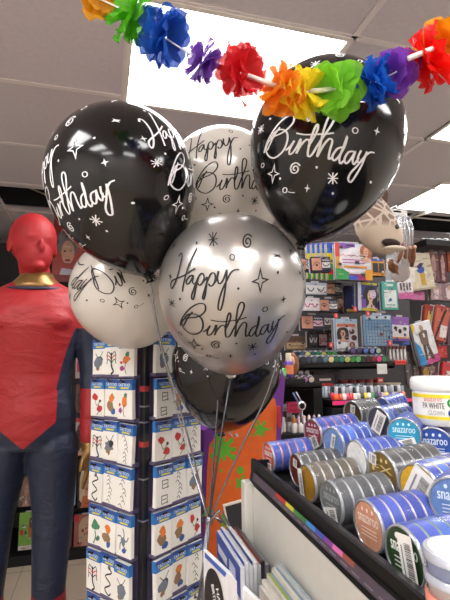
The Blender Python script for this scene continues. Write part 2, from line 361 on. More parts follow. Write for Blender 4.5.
# ================================================================== CENTRE GONDOLA with make-up
YA = 1.9
xa0, xa1 = onY(272, 350, YA+.1).x, onY(412, 350, YA+.1).x
gondola('dark make-up display stand with slotted trays behind counter', xa0-.05, xa1, YA-.25, YA+.12, 1.80, [], mat('#2e2b2e', .6))
def rbow(x0, x1, n=7):
    cs = ['#2447b8', '#2a6ad0', '#e8cf20', '#e8cf20', '#3aa83e', '#d8322c', '#2e8f3c']
    return [('r', x0, 1-(k+1)/7, x1, 1-k/7, cs[k]) for k in range(7)]
for k in range(5):
    pack('face_paint_packet', ['backmost', 'second from back', 'third from back', 'fourth from back', 'fifth'][k]+' rainbow striped face paint packet in overlapping row, only left edge seen', 'face paint packet',
         307+k*5, 245-k*.3, 345+k*5, 279+k*.4, YA-.035*(k+1)+.02, '#e8cf20', .006, rbow(0, 1), group='rainbow face paint packets')
pack('face_paint_packet', 'front rainbow packet printed with a woman face and rows of text', 'face paint packet', 335, 244, 371, 280, YA-.2, '#d8dce8', .006,
     [('r', 0, 0, 1, .16, '#c0307c'), ('r', 0, .0, .35, .3, '#2c9a4a'), ('r', 0, .62, .12, 1, '#d8402c'), ('r', .0, .3, .12, .62, '#e0a030'), ('r', .35, 0, .6, .12, '#3050c0'), ('r', .8, 0, 1, .3, '#e8a020'), ('r', .12, .86, .55, 1, '#8050b0'),
      ('o', .1, .16, .95, .9, '#ece6ec'), ('s', .14, .62, .8, .7, '#c02030', [(0, .3), (.1, .8), (.2, .2), (.32, .7), (.44, .2), (.56, .8), (.68, .2), (.8, .7), (.9, .3), (1, .6)], .0022), ('r', .18, .53, .82, .56, '#c060a0'), ('r', .18, .45, .8, .48, '#b070b0'), ('r', .2, .32, .85, .38, '#e09030'), ('r', .3, .92, .5, .96, '#202040'), ('hair', .68, .5, 1, 1, '#a86038', '#e0a888', 3)])
def lash(lbl, x0, y0, x1, y1, yp, base, face, tint, win='#e9e6e8', rot=0):
    a = [('r', .0, .82, 1, 1, base), ('r', .05, .1, .95, .78, win)]
    if face: a = [('r', .0, .1, .5, .9, '#d8987c'), ('s', .08, .35, .42, .62, '#1a1010', [(0, .3), (.3, .9), (.7, 1), (1, .5)], .0025), ('o', .18, .36, .32, .52, '#402820'), ('r', .52, .25, .95, .62, win), ('s', .56, .35, .92, .55, tint, [(0, .9), (.3, .2), (.7, .2), (1, .9)], .004), ('s', .55, .68, .93, .84, '#dcdcec', [(0, .3), (.1, .8), (.2, .2), (.32, .7), (.44, .2), (.56, .8), (.68, .2), (.8, .7), (.9, .3), (1, .6)], .0022)]
    else: a += [('s', .12, .3, .42, .6, tint, [(0, .9), (.3, .1), (.7, .1), (1, .9)], .005), ('s', .56, .3, .86, .6, tint, [(0, .9), (.3, .1), (.7, .1), (1, .9)], .005)]
    pack('eyelash_box', lbl, 'eyelash box', x0, y0, x1, y1, yp, base, .014, a, 'false eyelash boxes', rot)
lash('navy eyelash box with eye photo, left of rainbow packets', 311, 257, 330, 272, YA-.23, '#1c1e38', 1, '#202028', rot=-3)
lash('navy eyelash box tilted behind, beside silver balloon edge', 300, 259, 311, 272, YA-.15, '#252a48', 1, '#202028', rot=10)
lash('pale blue eyelash box with two dark lashes below the rainbow packets', 304, 283, 326, 295, YA-.15, '#aebccc', 0, '#2a3c4c')
lash('black eyelash box right of the pale blue lash box', 326, 283, 342, 295, YA-.1, '#1a1518', 1, '#16121c', '#b9bcb8')
lash('white eyelash box with bright pink lashes', 302, 298, 319, 311, YA-.16, '#dcd4dc', 0, '#e0407c')
lash('navy eyelash box with eye photo beside pink lashes', 319, 299, 337, 312, YA-.15, '#1e2440', 1, '#16121c')
lash('navy and pink eyelash box in third row of lashes', 301, 315, 323, 330, YA-.14, '#1c2038', 1, '#16121c', '#e6b8cc')
lash('small silver eyelash box at right of the third lash row', 323, 316, 335, 326, YA-.12, '#383c54', 0, '#16121c')
lash('small dark lash card with red mark above upper tray', 318, 331, 328, 347, YA-.08, '#201c22', 0, '#a02838', '#c8a8a8')
lash('small black lash card beside wig packet', 308, 331, 317, 347, YA-.08, '#18161a', 0, '#c8c0c8', '#3a343a')
pack('make_up_card', 'brown photo card above upper tray beside silver balloon', 'card', 286, 336, 305, 350, YA-.04, '#84664c', .01, [('r', 0, .1, 1, .5, '#b89a74'), ('s', .1, .18, .9, .42, '#3a2418', [(0, .3), (.1, .8), (.2, .2), (.32, .7), (.44, .2), (.56, .8), (.68, .2), (.8, .7), (.9, .3), (1, .6)], .0022), ('r', 0, .6, 1, 1, '#5c4434')])
pack('costume_make_up_card', 'small brown photo card right of the navy lash box', 'card', 334, 297, 345, 313, YA-.06, '#8c5a40', .01, [('o', .2, .3, .8, .9, '#d8b090'), ('r', 0, 0, 1, .2, '#301c1c'), ('r', .5, .2, .9, .4, '#c02c30')])
pack('comic_packet', 'blue and yellow packet with dark haired figure under the rainbow packets', 'packet', 357, 283, 376, 311, YA-.18, '#34388c', .014, [('r', 0, 0, .18, 1, '#c9ccd0'), ('r', .2, .92, 1, 1, '#d0c820'), ('hair', .3, .05, 1, .9, '#1c1820', '#d8b89c', 21), ('r', .2, 0, 1, .1, '#c8b030'), ('o', .62, .45, .95, .75, '#d9c9e0'), ('r', .2, .1, .4, .4, '#7448a8')], rot=2)
pack('blue_packet', 'dark blue packet edge left of the comic packet', 'packet', 345, 286, 356, 312, YA-.1, '#1a2456', .014, [('r', .6, 0, .7, 1, '#3858a8'), ('r', 0, 0, 1, .1, '#c8a838')])
pack('make_up_card', 'white card with dark violet shapes left of teal packet', 'card', 375, 289, 384, 313, YA-.13, '#cfc7c0', .012, [('o', .1, .1, .6, .5, '#4a2c74'), ('r', .2, .6, .8, .8, '#8c8078')])
pack('tooth_packet', 'teal and white hanging packet below the animal mask', 'packet', 382, 282, 397, 310, YA-.2, '#4fa89c', .012, [('r', .1, .08, .9, .7, '#dfe8e4'), ('o', .42, .3, .58, .42, '#2c50a0'), ('r', .3, .84, .7, .92, '#cfe4de'), ('r', .2, .15, .8, .2, '#8cb4b0')], hook=True)
pack('nail_packet', 'pink bottomed white packet with fake nails beside teal packet', 'packet', 397, 279, 412, 299, YA-.16, '#e2dce2', .012, [('r', 0, 0, 1, .28, '#c85c98'), ('r', 0, .28, 1, .34, '#e0a0c4')]+[('r', .15+.2*k, .42, .27+.2*k, .8, '#5c4c54') for k in range(4)], rot=-4)
pack('orange_paint_tray', 'orange cardboard tray of dark paint pots under the animal mask', 'paint tray', 368, 259, 384, 276, YA-.12, '#e0932c', .012, [('r', .25, .2, .58, .75, '#1c201c'), ('r', .62, .2, .95, .75, '#20281f'), ('o', .02, .05, .18, .25, RED), ('r', .05, .86, .9, 1, '#2c54a8')])
pack('wig_packet', 'packet of black haired wig with sample circles, above long tray', 'wig packet', 334, 319, 357, 350, YA-.16, '#d8d4d6', .012, [('r', 0, .86, 1, 1, '#a9c4d8'), ('r', .1, .74, .9, .84, '#c86a50'), ('hair', .1, .25, .6, .74, '#141114', '#dca890', 31), ('o', .62, .5, .86, .68, '#5c2424'), ('o', .7, .3, .95, .48, '#48181c'), ('o', .6, .08, .85, .26, '#8c3030'), ('r', .05, .05, .5, .25, '#eeeeee'), ('r', 0, 0, .05, 1, '#7aa4c8')], hook=True)
pack('dark_card', 'dark card with silver waves left of black haired wig packet', 'card', 328, 330, 335, 350, YA-.1, '#2c2a30', .01, [('s', .1, .1, .9, .9, '#8c8a92', [(0, 0), (.4, .3), (.1, .6), (.6, 1)], .003)])
# blue mesh blister
e = pack('fishnet_packet', 'large pale blue packet printed with grid pattern, two red tags', 'packet', 364, 315, 391, 346, YA-.2, '#7da2c4', .014,
     [('r', .05, .86, .95, .97, '#c4cfd8'), ('r', .08, .05, .92, .5, '#9db8ce')]+[('r', .02+.105*k, .06, .04+.105*k, .84, '#4c6c94') for k in range(10)]+[('r', .02, .1+.1*k, .98, .115+.1*k, '#5c7ca0') for k in range(8)]+[('r', .38, .88, .46, .95, '#20242c'), ('r', .7, .88, .78, .95, '#20242c')], hook=True)
pack('purple_packet', 'purple topped white packet with black prints beside blue grid packet', 'packet', 391, 317, 408, 341, YA-.18, '#e4dee2', .014, [('r', 0, .66, 1, 1, '#8c5cae'), ('r', 0, .1, 1, .16, '#d08838'), ('r', 0, 0, 1, .1, '#6a48a0'), ('o', .1, .45, .3, .6, '#201c24'), ('o', .35, .3, .55, .5, '#201c24'), ('o', .6, .42, .85, .58, '#30283c'), ('o', .65, .2, .8, .32, '#201c24')], rot=2)
pack('blue_packet', 'thin blue packet edge beneath purple topped packet', 'packet', 392, 341, 409, 345, YA-.15, '#3a5cb0', .012)
for k, (x, y, s) in enumerate([(336, 316, 'above the black haired wig packet'), (368, 314, 'above blue grid packet'), (390, 343, 'under the purple packet'), (331, 345, 'beside dark wavy card'), (355, 309, 'under the comic packet')]):
    pack('price_tag', 'small red price tag '+s, 'price tag', x-2, y-2.5, x+2, y+2.5, YA-.22, '#d42a30', .003, [('r', .3, .2, .7, .8, '#e8a0a0')], 'small red price tags')
# grey wall hook plate near balloon
# ---- brush blister
bl = pack('brush_blister', 'clear blister of six small silver applicators above red tag', 'blister pack', 386, 346, 406, 361, YA-.16, '#8f8c90', .006)
for k in range(5):
    m = MB(); x = -.038+.019*k
    m.lathe([(.0055, -.028), (.006, .0), (.0045, .012), (.0045, .02)], mat('#d4d2d0', .2, .4), 10); m.lathe([(.0048, .02), (.005, .03), (.001, .032)], mat('#7a2c24', .4), 10)
    m.build('applicator', bl, Vector((x, -.01, 0)))
pack('shelf_label', 'orange red shelf label under the applicator blister', 'label', 395, 360, 406, 364.5, YA-.2, '#e8402c', .004, [('r', .1, .3, .9, .5, '#8c2018')])
pack('shelf_label', 'white blank card hanging on end of upper tray', 'label', 377, 364, 387, 374, YA-.3, '#e9e6e2', .003, [('r', .2, .6, .8, .63, '#c0bcb8'), ('r', .2, .4, .7, .43, '#c0bcb8')])
pack('price_sign', 'bright pink handwritten price card over the white bottles', 'price card', 287, 402, 300, 413, YA-.36, '#ee2060', .003, [('s', .15, .55, .85, .85, '#7a1030', [(0, .3), (.1, .8), (.2, .2), (.32, .7), (.44, .2), (.56, .8), (.68, .2), (.8, .7), (.9, .3), (1, .6)], .0022), ('s', .2, .12, .8, .45, '#7a1030', [(0, .3), (.1, .8), (.2, .2), (.32, .7), (.44, .2), (.56, .8), (.68, .2), (.8, .7), (.9, .3), (1, .6)], .0022)], rot=2)

# ---- trays
def tray(label, x0, x1, zt, yf, yb, name='make_up_tray', lip=.014, pink=False, dark=BLK):
    e = empty(name, Vector(((x0+x1)/2, (yf+yb)/2, zt)), label, 'tray'); w_, d_ = x1-x0, yb-yf
    m = MB(); m.box((0, 0, -.008), (w_, d_, .012), dark, None, .002); m.build('tray_base', e)
    m = MB(); m.box((0, -d_/2+.004, .0), (w_, .008, lip*2), dark); m.box((-w_/2+.004, .004, 0), (.008, d_-.008, lip*2), dark); m.box((w_/2-.004, .004, 0), (.008, d_-.008, lip*2), dark); m.build('rim', e)
    if pink: m = MB(); m.box((0, -d_/2-.001, -.002), (w_, .003, .014), mat('#e82a78', .4)); m.build('price_strip', e)
    return e
YF = YA-.30
def potrow(n, xs, yfun, zfun, ysd, cols, r, label, tilt=18, ln=.04, grp='make-up pots on the trays', name='make_up_pot'):
    for k in range(n):
        c = cols[k % len(cols)]
        m = MB(); B = mat('#19191d', .3, coat=.5)
        m.lathe([(r*.97, 0), (r, .002), (r, ln*.55), (r*.9, ln*.56), (r*.9, ln-.002), (r*.85, ln)], B, 16)
        m.lathe([(r*.8, -.0012), (r*.82, .0)], mat(c, .35, coat=.4), 16)
        m.lathe([(r*1.0, ln*.25), (r*1.03, ln*.27), (r*1.03, ln*.4), (r*1.0, ln*.42)], mat('#c9c9cf', .25, .6), 16, caps=False)
        o = m.build(name, None, M=Matrix.Translation(Vector((xs(k), yfun(k), zfun(k)))) @ Matrix.Rotation(math.radians(-90+tilt), 4, 'X'))
        tag(o, label(k), 'make-up pot', grp)
ordn = ['first', 'second', 'third', 'fourth', 'fifth', 'sixth', 'seventh', 'eighth', 'ninth', 'tenth', 'eleventh', 'twelfth', 'thirteenth', 'fourteenth', 'fifteenth', 'sixteenth', 'seventeenth', 'eighteenth', 'nineteenth', 'twentieth', 'twenty-first', 'twenty-second', 'twenty-third', 'twenty-fourth', 'twenty-fifth', 'twenty-sixth']
# upper tray: front edge runs px 296..392
xu0, xu1 = onY(297, 366, YF).x, onY(395, 366, YF).x; zu = onY(345, 366, YF).z
tray('long black upper tray carrying a row of round make-up pots', xu0, xu1, zu, YF, YA+.09, lip=.011)
pc = ['#2c3440', '#3c4858', '#4a5868', '#2c3c50', '#54708c', '#d8d08c', '#2a6a5c', '#2f8466', '#b9b46c', '#3c8c48', '#57a860', '#26302c', '#3c1c24', '#7a1c34', '#e0408c', '#3c8450', '#47306c', '#2a2c54', '#3c58a8', '#8ca898']
pcn = ['dark grey', 'slate', 'grey blue', 'navy grey', 'light blue', 'pale yellow', 'teal', 'green', 'olive yellow', 'leaf green', 'light green', 'black green', 'dark maroon', 'wine red', 'hot pink', 'mid green', 'violet', 'dark navy', 'blue', 'grey green']
nU = 16; st = (xu1-xu0-.05)/nU
potrow(nU, lambda k: xu0+.03+st*k, lambda k: YF+.006, lambda k: zu+.026, 0, pc, .0145, lambda k: f'black pot with {pcn[k]} end, {ordn[k]} from left in front row of upper tray', tilt=12)
potrow(nU, lambda k: xu0+.035+st*k, lambda k: YF+.075, lambda k: zu+.046, 0, pc[3:]+pc[:3], .0145, lambda k: f'black pot with {(pcn[3:]+pcn[:3])[k]} end, {ordn[k]} from left in back row of upper tray', tilt=12)
potrow(5, lambda k: xu1-.17+.03*k, lambda k: YF+.035, lambda k: zu+.060, 0, ['#5c4c84', '#3a345c', '#4464b4', '#6c7ca4', '#9cb0a4'], .0135, lambda k: f'black capped pot lying on top at right end of upper tray, {ordn[k]} from its left', tilt=12)
# left lower tray
YL = YF-.03
xl0, xl1 = onY(262, 388, YL).x, onY(322, 388, YL).x; zl = onY(300, 386, YL).z
tray('short black lower left tray carrying lipstick ends', xl0, xl1, zl, YL, YL+.22, lip=.01)
lc = ['#c8a890', '#e08c9c', '#c84c78', '#e09098', '#b88c94', '#d0b0a8', '#b078a8', '#d8c8c0']; lcn = ['beige', 'rose', 'deep pink', 'salmon pink', 'dusty pink', 'pale pink', 'lilac', 'cream']
potrow(8, lambda k: xl0+.02+(xl1-xl0-.03)/8*k, lambda k: YL+.012, lambda k: zl+.022, 0, lc, .0135, lambda k: f'black lipstick with {lcn[k]} end, {ordn[k]} from left, front of short tray', tilt=14, grp='lipsticks on the short tray', name='lipstick')
potrow(8, lambda k: xl0+.025+(xl1-xl0-.03)/8*k, lambda k: YL+.06, lambda k: zl+.045, 0, ['#d8d8dc', '#b4b4bc']*4, .0135, lambda k: f'black lipstick with silver end, {ordn[k]} from left, back of short tray', tilt=14, grp='lipsticks on the short tray', name='lipstick')
# cupboard blocks under the trays
m = MB(); bz = onY(300, 392, YL).z-.02
a_ = onY(318, 400, YF-.05).x; 
m.box((0, 0, 0), (.035, .30, .32), BLK); m.box((.05, .02, -.02), (.07, .25, .28), BLK2)
tag(m.build('divider_box', None, Vector((a_, YF+.1, zl-.17))), 'black partition block between short tray and nail polish rack', 'partition')
m = MB(); c0 = onY(314, 377, YF+.05); m.box((0, 0, 0), (.09, .03, .08), mat('#241a1c', .5)); m.box((.005, -.016, .012), (.05, .002, .008), mat('#c8b8b8', .5)); m.box((.01, -.016, -.012), (.06, .002, .018), mat('#b02828', .5))
tag(m.build('make_up_box', None, Vector((onY(322, 378, YF+.05).x, YF+.05, zu-.065))), 'dark box with red print under the upper tray', 'box')
# nail polish rack
YN = YF-.08
xn0, xn1 = onY(337, 398, YN).x, onY(412, 398, YN).x; zn = onY(370, 401, YN).z
nr = tray('black nail polish rack with pink front strip', xn0-.02, xn1, zn, YN, YN+.26, 'nail_polish_rack', .008, True)
m = MB(); m.box((0, 0, -.13), (xn1-xn0+.02, .25, .22), BLK2); m.build('cabinet', nr)
nc = ['#e8642c', '#e04830', '#e8e0dc', '#e03c5c', '#e02c2c', '#e8e4e0', '#c8c4c0', '#242428', '#e0d020', '#e8e8e4', '#28884c', '#20242c', '#5a3c7c', '#c8a8b0', '#e0c840', '#3c2c6c', '#b09cc0', '#8cc0a0', '#b04c4c', '#d87860']
ncn = ['orange', 'red orange', 'white', 'pink red', 'scarlet', 'off-white', 'pale grey', 'black', 'yellow', 'clear white', 'green', 'near black', 'purple', 'pale pink', 'golden yellow', 'violet', 'lilac', 'mint', 'brick red', 'coral']
def bottle(c, hh=.052, r=.0108, cap='#d8d8dc'):
    m = MB(); m.lathe([(r*.9, 0), (r, .002), (r, hh*.5), (r*.55, hh*.58), (r*.5, hh*.6)], mat(c, .15, coat=.8), 12); return m
for row in range(2):
    n = 20; s = (xn1-xn0-.02)/n
    for k in range(n):
        cc = nc[k] if row == 0 else nc[(k*7+3) % 20]; cn = ncn[k] if row == 0 else ncn[(k*7+3) % 20]
        o = bottle(cc).build('nail_polish', None, Vector((xn0+.01+s*k+(.004 if row else 0), YN+.022+.03*row, zn+.0+.002*row)))
        tag(o, f'{cn} nail polish bottle, {ordn[k]} from left in {"front" if row == 0 else "second"} row of pink edged rack', 'nail polish', 'nail polish bottles on the rack')
        m = MB(); m.lathe([(.0066, .03), (.006, .05), (.005, .052)], mat(['#b8b8c0', '#2a2a30', '#d0d0d4', '#8c94a0'][(k+row) % 4], .3, .2), 12); m.build('cap', o)
for row in range(2):
    for k in range(16):
        s = (xn1-xn0-.12)/16
        m = MB(); m.lathe([(.009, 0), (.009, .03), (.0075, .032), (.0075, .052), (.006, .054)], mat(['#8c98a8', '#b8bcc4', '#6c7c8c', '#3a4250', '#a8a4ac', '#50786c'][(k+row*2) % 6], .2, .2, coat=.5), 12)
        tag(m.build('glitter_tube', None, Vector((xn0+.0+s*k, YN+.11+.035*row, zn+.004*row+.0))), f'pale capped glitter tube, {ordn[k]} from left in {"third" if row == 0 else "rearmost"} row of nail rack', 'glitter tube', 'pale glitter tubes on the rack')
# red lidded jars under upper tray
for k in range(5):
    p = onY(344+8.5*k, 392, YN+.21); e = MB()
    e.lathe([(.018, 0), (.019, .004), (.019, .026)], mat('#b8b2b0', .1, trans=.3, coat=.5), 18)
    o = tag(e.build('glitter_jar', None, Vector((p.x, YN+.215, zn+.03))), f'clear jar with dark red lid behind the nail polish, {ordn[k]} from left', 'jar', 'red lidded jars'); 
    m = MB(); m.lathe([(.02, .026), (.0205, .028), (.0205, .038), (.019, .04)], mat('#8c2c2c', .35), 18); m.build('lid', o)
m = MB(); m.box((0, 0, -.008), (.20, .05, .016), BLK2); tag(m.build('riser', None, Vector((onY(361, 392, YN+.21).x, YN+.215, zn+.03-.0))), 'black riser under red lidded jars', 'riser')
# brown basket
p = onY(393, 391, YN+.16); m = MB(); BR = mat('#8a8068', .7, bump=.6, scale=200)
m.lathe([(.04, 0), (.052, .012), (.064, .035), (.066, .04), (.062, .04), (.05, .014), (.001, .006)], BR, 24, caps=False, T=Matrix.Diagonal((1, .6, 1, 1)))
tag(m.build('basket', None, Vector((p.x, YN+.2, zn+.012))), 'olive brown oval bowl at right end of nail polish rack', 'bowl')
m = MB(); m.box((0, 0, 0), (.028, .012, .02), mat('#c83c30', .5)); m.box((0, -.007, 0), (.018, .001, .008), mat('#e8c8c0', .5))
tag(m.build('red_box', None, Vector((p.x-.035, YN+.2, zn+.065))), 'small red label box resting in olive bowl', 'box')
# lower shelf left with white bottles
YS = YF-.06
zs = onY(290, 432, YS).z
m = MB(); m.box((0, 0, -.01), (.42, .34, .02), BLK2); tag(m.build('shelf_board', None, Vector((onY(292, 430, YS).x+.03, YS+.12, zs-.001))), 'black lower shelf holding small white bottles', 'shelf')
for k in range(9):
    px_ = 280+3.6*k+(k % 2); rr = .011
    m = MB(); m.lathe([(rr*.9, 0), (rr, .003), (rr, .03), (rr*.5, .036)], mat('#e6e2dc', .35), 14)
    o = tag(m.build('foundation_bottle', None, Vector((onY(px_, 425, YS-.03+.03*(k % 2)).x, YS-.02+.035*(k % 3), zs))), f'small white foundation bottle under pink price card, {ordn[k]} from left', 'bottle', 'small white bottles')
    m = MB(); m.lathe([(rr*.62, .034), (rr*.62, .05), (rr*.5, .052)], mat(['#4c3428', '#e8e4e0', '#2a2420', '#c87838'][k % 4], .4), 14); m.build('cap', o)
pack('shelf_box', 'white carton with brown window behind small bottles', 'box', 277, 404, 304, 430, YS+.14, '#dcd8d4', .03, [('r', .1, .5, .3, .75, '#6c4430'), ('r', .5, .45, .75, .7, '#543828'), ('r', 0, .8, 1, .86, '#b8b0ac')])
pack('red_strip', 'narrow red card left of the white bottles', 'card', 277.5, 406, 281, 428, YS-.1, '#e03030', .003)
for k in range(5):
    px_ = 304+5.2*k; p = onY(px_, 430, YS-.06)
    m = MB(); m.lathe([(.007, 0), (.0072, .035), (.0055, .037), (.0055, .055), (.002, .06)], mat(['#c8a8b0', '#b4b4bc', '#d8c0c0', '#a89098', '#c8c4c8'][k], .25, .3, coat=.4), 12)
    tag(m.build('lip_gloss', None, Vector((p.x, YS-.02, zs))), f'slim lip gloss tube standing right of white bottles, {ordn[k]} from left', 'lip gloss', 'lip gloss tubes')
# hand mirror / magnifier and tweezers
p = onY(303, 406, YS-.1); m = MB()
m.lathe([(.0, -.002), (.014, -.002), (.017, 0), (.014, .003), (.0, .003)], mat('#c9c8cc', .2, .8), 20, T=Matrix.Rotation(PI/2, 4, 'X'), caps=False)
m.lathe([(.0, .0032), (.01, .0034)], BLK, 16, T=Matrix.Rotation(PI/2, 4, 'X'), caps=False); m.tube([(0, 0, -.016), (.001, 0, -.062)], .003, mat('#b8b6ba', .25, .7))
tag(m.build('hand_mirror', None, Vector((p.x, YS-.09, p.z))), 'small round mirror on handle beside pink price card', 'mirror')
m = MB(); m.tube([onY(293, 393, YS-.05), onY(299, 404, YS-.05)], .0035, mat('#6c7ca8', .3, .3)); m.tube([onY(296, 392, YS-.05), onY(302, 403, YS-.05)], .003, mat('#a8a8b4', .3, .5)); tag(m.build('make_up_pencil', None), 'pair of blue grey make-up pencils above round mirror', 'pencil')
# spray bottles at left of trays
YB_ = YL-.05
def spray(px0, pyb, pyt, r, body, cap, label, lab=None):
    p = onY(px0, pyb, YB_); q = onY(px0, pyt, YB_); h = q.z-p.z; m = MB()
    m.lathe([(r*.9, 0), (r, .003), (r, h*.6), (r*.6, h*.68)], mat(body, .3, coat=.4), 18)
    if lab: m.lathe([(r*1.01, h*.12), (r*1.01, h*.5)], mat(lab, .4), 18, caps=False)
    o = tag(m.build('hair_spray', None, p), label, 'spray bottle'); m = MB(); m.lathe([(r*.62, h*.66), (r*.6, h*.96), (r*.5, h)], mat(cap, .35), 18); m.build('cap', o)
spray(283.5, 377, 364, .012, '#38a850', '#202022', 'small green nail bottle at left of purple bottle', '#7adc8c')
spray(289, 377, 353, .017, '#54308c', '#c8c0a8', 'purple bottle with pale cap beside lower left tray', '#e08050')
p = onY(292, 368, YB_+.05); m = MB()
m.ellip((0, 0, 0), (.028, .02, .045), mat('#7a4c2c', .8, bump=.8), bump=.15, seed=3); m.ellip((-.008, -.014, .012), (.014, .01, .02), mat('#c89878', .6))
tag(m.build('doll_head', None, p+Vector((0, 0, .012))), 'brown haired small doll head behind the purple bottle', 'doll head')
m = MB(); m.box((0, 0, -.012), (.14, .13, .016), BLK2); tag(m.build('shelf_board', None, Vector((onY(286, 380, YB_).x, YB_+.05, onY(286, 377, YB_).z-.004))), 'small black shelf under the green and purple bottles', 'shelf')

# ================================================================== HANGING ANIMAL MASK
M0 = W(377, 226, 1.36)
am = empty('animal_mask', M0, 'cream giraffe head mask with grey patches hanging right of black balloon', 'mask')
vm = bpy.data.materials.new('mask_fur'); vm.use_nodes = True; nt = vm.node_tree; b = nt.nodes['Principled BSDF']; tc = nt.nodes.new('ShaderNodeTexCoord')
vo = nt.nodes.new('ShaderNodeTexVoronoi'); vo.feature = 'DISTANCE_TO_EDGE'; vo.inputs['Scale'].default_value = 34
sx = nt.nodes.new('ShaderNodeSeparateXYZ'); rp = nt.nodes.new('ShaderNodeValToRGB'); rp.color_ramp.elements[0].position = .08; rp.color_ramp.elements[1].position = .13
rp.color_ramp.elements[0].color = (*lin('#cdbfae'), 1); rp.color_ramp.elements[1].color = (*lin('#8a7468'), 1)
mr = nt.nodes.new('ShaderNodeMapRange'); mr.inputs[1].default_value = -.02; mr.inputs[2].default_value = .0
mx = nt.nodes.new('ShaderNodeMix'); mx.data_type = 'RGBA'; mx.inputs[6].default_value = (*lin('#cbb9a4'), 1)
nt.links.new(tc.outputs['Object'], vo.inputs['Vector']); nt.links.new(tc.outputs['Object'], sx.inputs[0]); nt.links.new(vo.outputs['Distance'], rp.inputs[0]); nt.links.new(sx.outputs['Z'], mr.inputs[0])
nt.links.new(mr.outputs[0], mx.inputs[0]); nt.links.new(rp.outputs[0], mx.inputs[7]); nt.links.new(mx.outputs[2], b.inputs['Base Color']); b.inputs['Roughness'].default_value = .85
def loftrings(mb, rings, m, seg=20, T=None):   # rings: centre, x-axis vector, y-axis vector
    vs = []; fs = []
    for c, a, b_ in rings:
        for k in range(seg): t = 2*PI*k/seg; vs.append(Vector(c)+Vector(a)*math.cos(t)+Vector(b_)*math.sin(t))
    for i in range(len(rings)-1):
        for k in range(seg): fs.append([i*seg+k, i*seg+(k+1) % seg, (i+1)*seg+(k+1) % seg, (i+1)*seg+k])
    fs += [list(range(seg-1, -1, -1)), [(len(rings)-1)*seg+k for k in range(seg)]]
    mb.add(vs, fs, m, True, T)
m = MB()
loftrings(m, [((-.03, .0, .105), (.02, 0, .004), (0, .02, 0)), ((-.03, 0, .085), (.038, 0, .008), (0, .035, 0)), ((-.022, 0, .045), (.055, 0, .014), (0, .05, 0)), ((-.008, -.005, .0), (.062, 0, .02), (0, .055, 0)),
               ((.008, -.01, -.035), (.058, 0, .028), (0, .05, 0)), ((.026, -.014, -.058), (.046, 0, .03), (0, .04, 0)), ((.04, -.016, -.07), (.03, 0, .022), (0, .03, 0)), ((.05, -.016, -.078), (.012, 0, .01), (0, .014, 0))], vm)
hd = m.build('head', am)
m = MB(); m.ellip((.012, -.056, -.066), (.03, .016, .012), mat('#2a1614', .6), T=Matrix.Rotation(.1, 4, 'Y')); m.build('mouth', am)
m = MB(); m.ellip((.014, -.058, -.084), (.036, .022, .008), mat('#d6c8b4', .8)); m.ellip((.056, -.03, -.062), (.012, .012, .01), mat('#b06a74', .6)); m.build('lower_lip', am)
m = MB(); m.ellip((.026, -.06, -.018), (.007, .005, .008), mat('#0c0a0a', .1, coat=1)); m.ellip((-.02, -.05, .0), (.004, .004, .005), mat('#0c0a0a', .1, coat=1)); m.build('eye', am)
for s_, q in ((-1, (-.05, 0, .1)), (1, (.012, 0, .1))):
    m = MB(); m.ellip(q, (.012, .008, .035), mat('#5c4638', .9, bump=.5), T=Matrix.Rotation(.2*s_, 4, 'Y')); m.build('ear', am)
m = MB(); m.ellip((-.02, .012, .085), (.035, .03, .035), mat('#6a5142', .9, bump=1), bump=.3, seed=2); m.build('mane', am)
m = MB(); m.tube([(-.02, 0, .11), (-.02, 0, .16), (-.02, .02, .17), (-.02, .62, .17)], .003, PEG, 6); m.build('hanging_hook', am)

# silver bag with brown glove
B0 = W(399, 246, 1.62)
bg = empty('costume_glove_bag', B0, 'clear bag holding silver fringe and brown hairy gloves beside the giraffe mask', 'costume packet')
m = MB(); m.box((-.0, 0, .125), (.085, .004, .026), WHT); m.box((-.0, -.003, .129), (.03, .002, .006), BLK); m.build('header_card', bg)
m = MB(); vs = []; fs = []
for i in range(15):
    for k in range(9):
        u = k/8-.5; v = i/14; tp = .105+.02*v
        vs.append((u*tp+.006*math.sin(v*4), -.022*(1-(2*u)**2)-.006*noise.noise(Vector((u*7, v*9, 1))), .115-.25*v))
for i in range(14):
    for k in range(8): fs.append([i*9+k, i*9+k+1, (i+1)*9+k+1, (i+1)*9+k])
m.add(vs, fs, film(.12, .72, 'bag'), True); m.build('clear_bag', bg)
m = MB(); rnd = random.Random(4)
for k in range(26):
    x = -.045+.09*k/25; y0_ = -.012+.012*rnd.random(); l = .1+.05*rnd.random()
    m.tube([(x, y0_, .11), (x*1.1+.006*rnd.uniform(-1, 1), y0_-.005, .06), (x*1.15+.01*rnd.uniform(-1, 1), y0_, .11-l)], [.0035, .004, .0025], mat(['#c8c8ce', '#9a9aa2', '#e4e4ea'][k % 3], .18, .85), 6)
m.build('silver_fringe', bg)
HB = mat('#6b4026', .85, bump=1, scale=90); m = MB()
m.ellip((-.008, -.004, -.095), (.042, .016, .04), HB, bump=.15, seed=5)
for k in range(4): x = -.012+.019*k; m.tube([(x-.008, -.005, -.075), (x, -.014, -.045), (x+.006, -.018, -.02+.004*k)], [.012, .010, .006], HB, 8); m.ellip((x+.007, -.02, -.018+.004*k), (.006, .005, .007), mat('#c48c70', .6))
m.tube([(-.035, -.005, -.1), (-.05, -.014, -.075), (-.048, -.016, -.055)], [.013, .011, .006], HB, 8); m.build('brown_glove', bg)
m = MB(); m.tube([(0, 0, .137), (0, -.0, .152), (0, .52, .152)], .0025, PEG, 6); m.build('hanging_hook', bg)

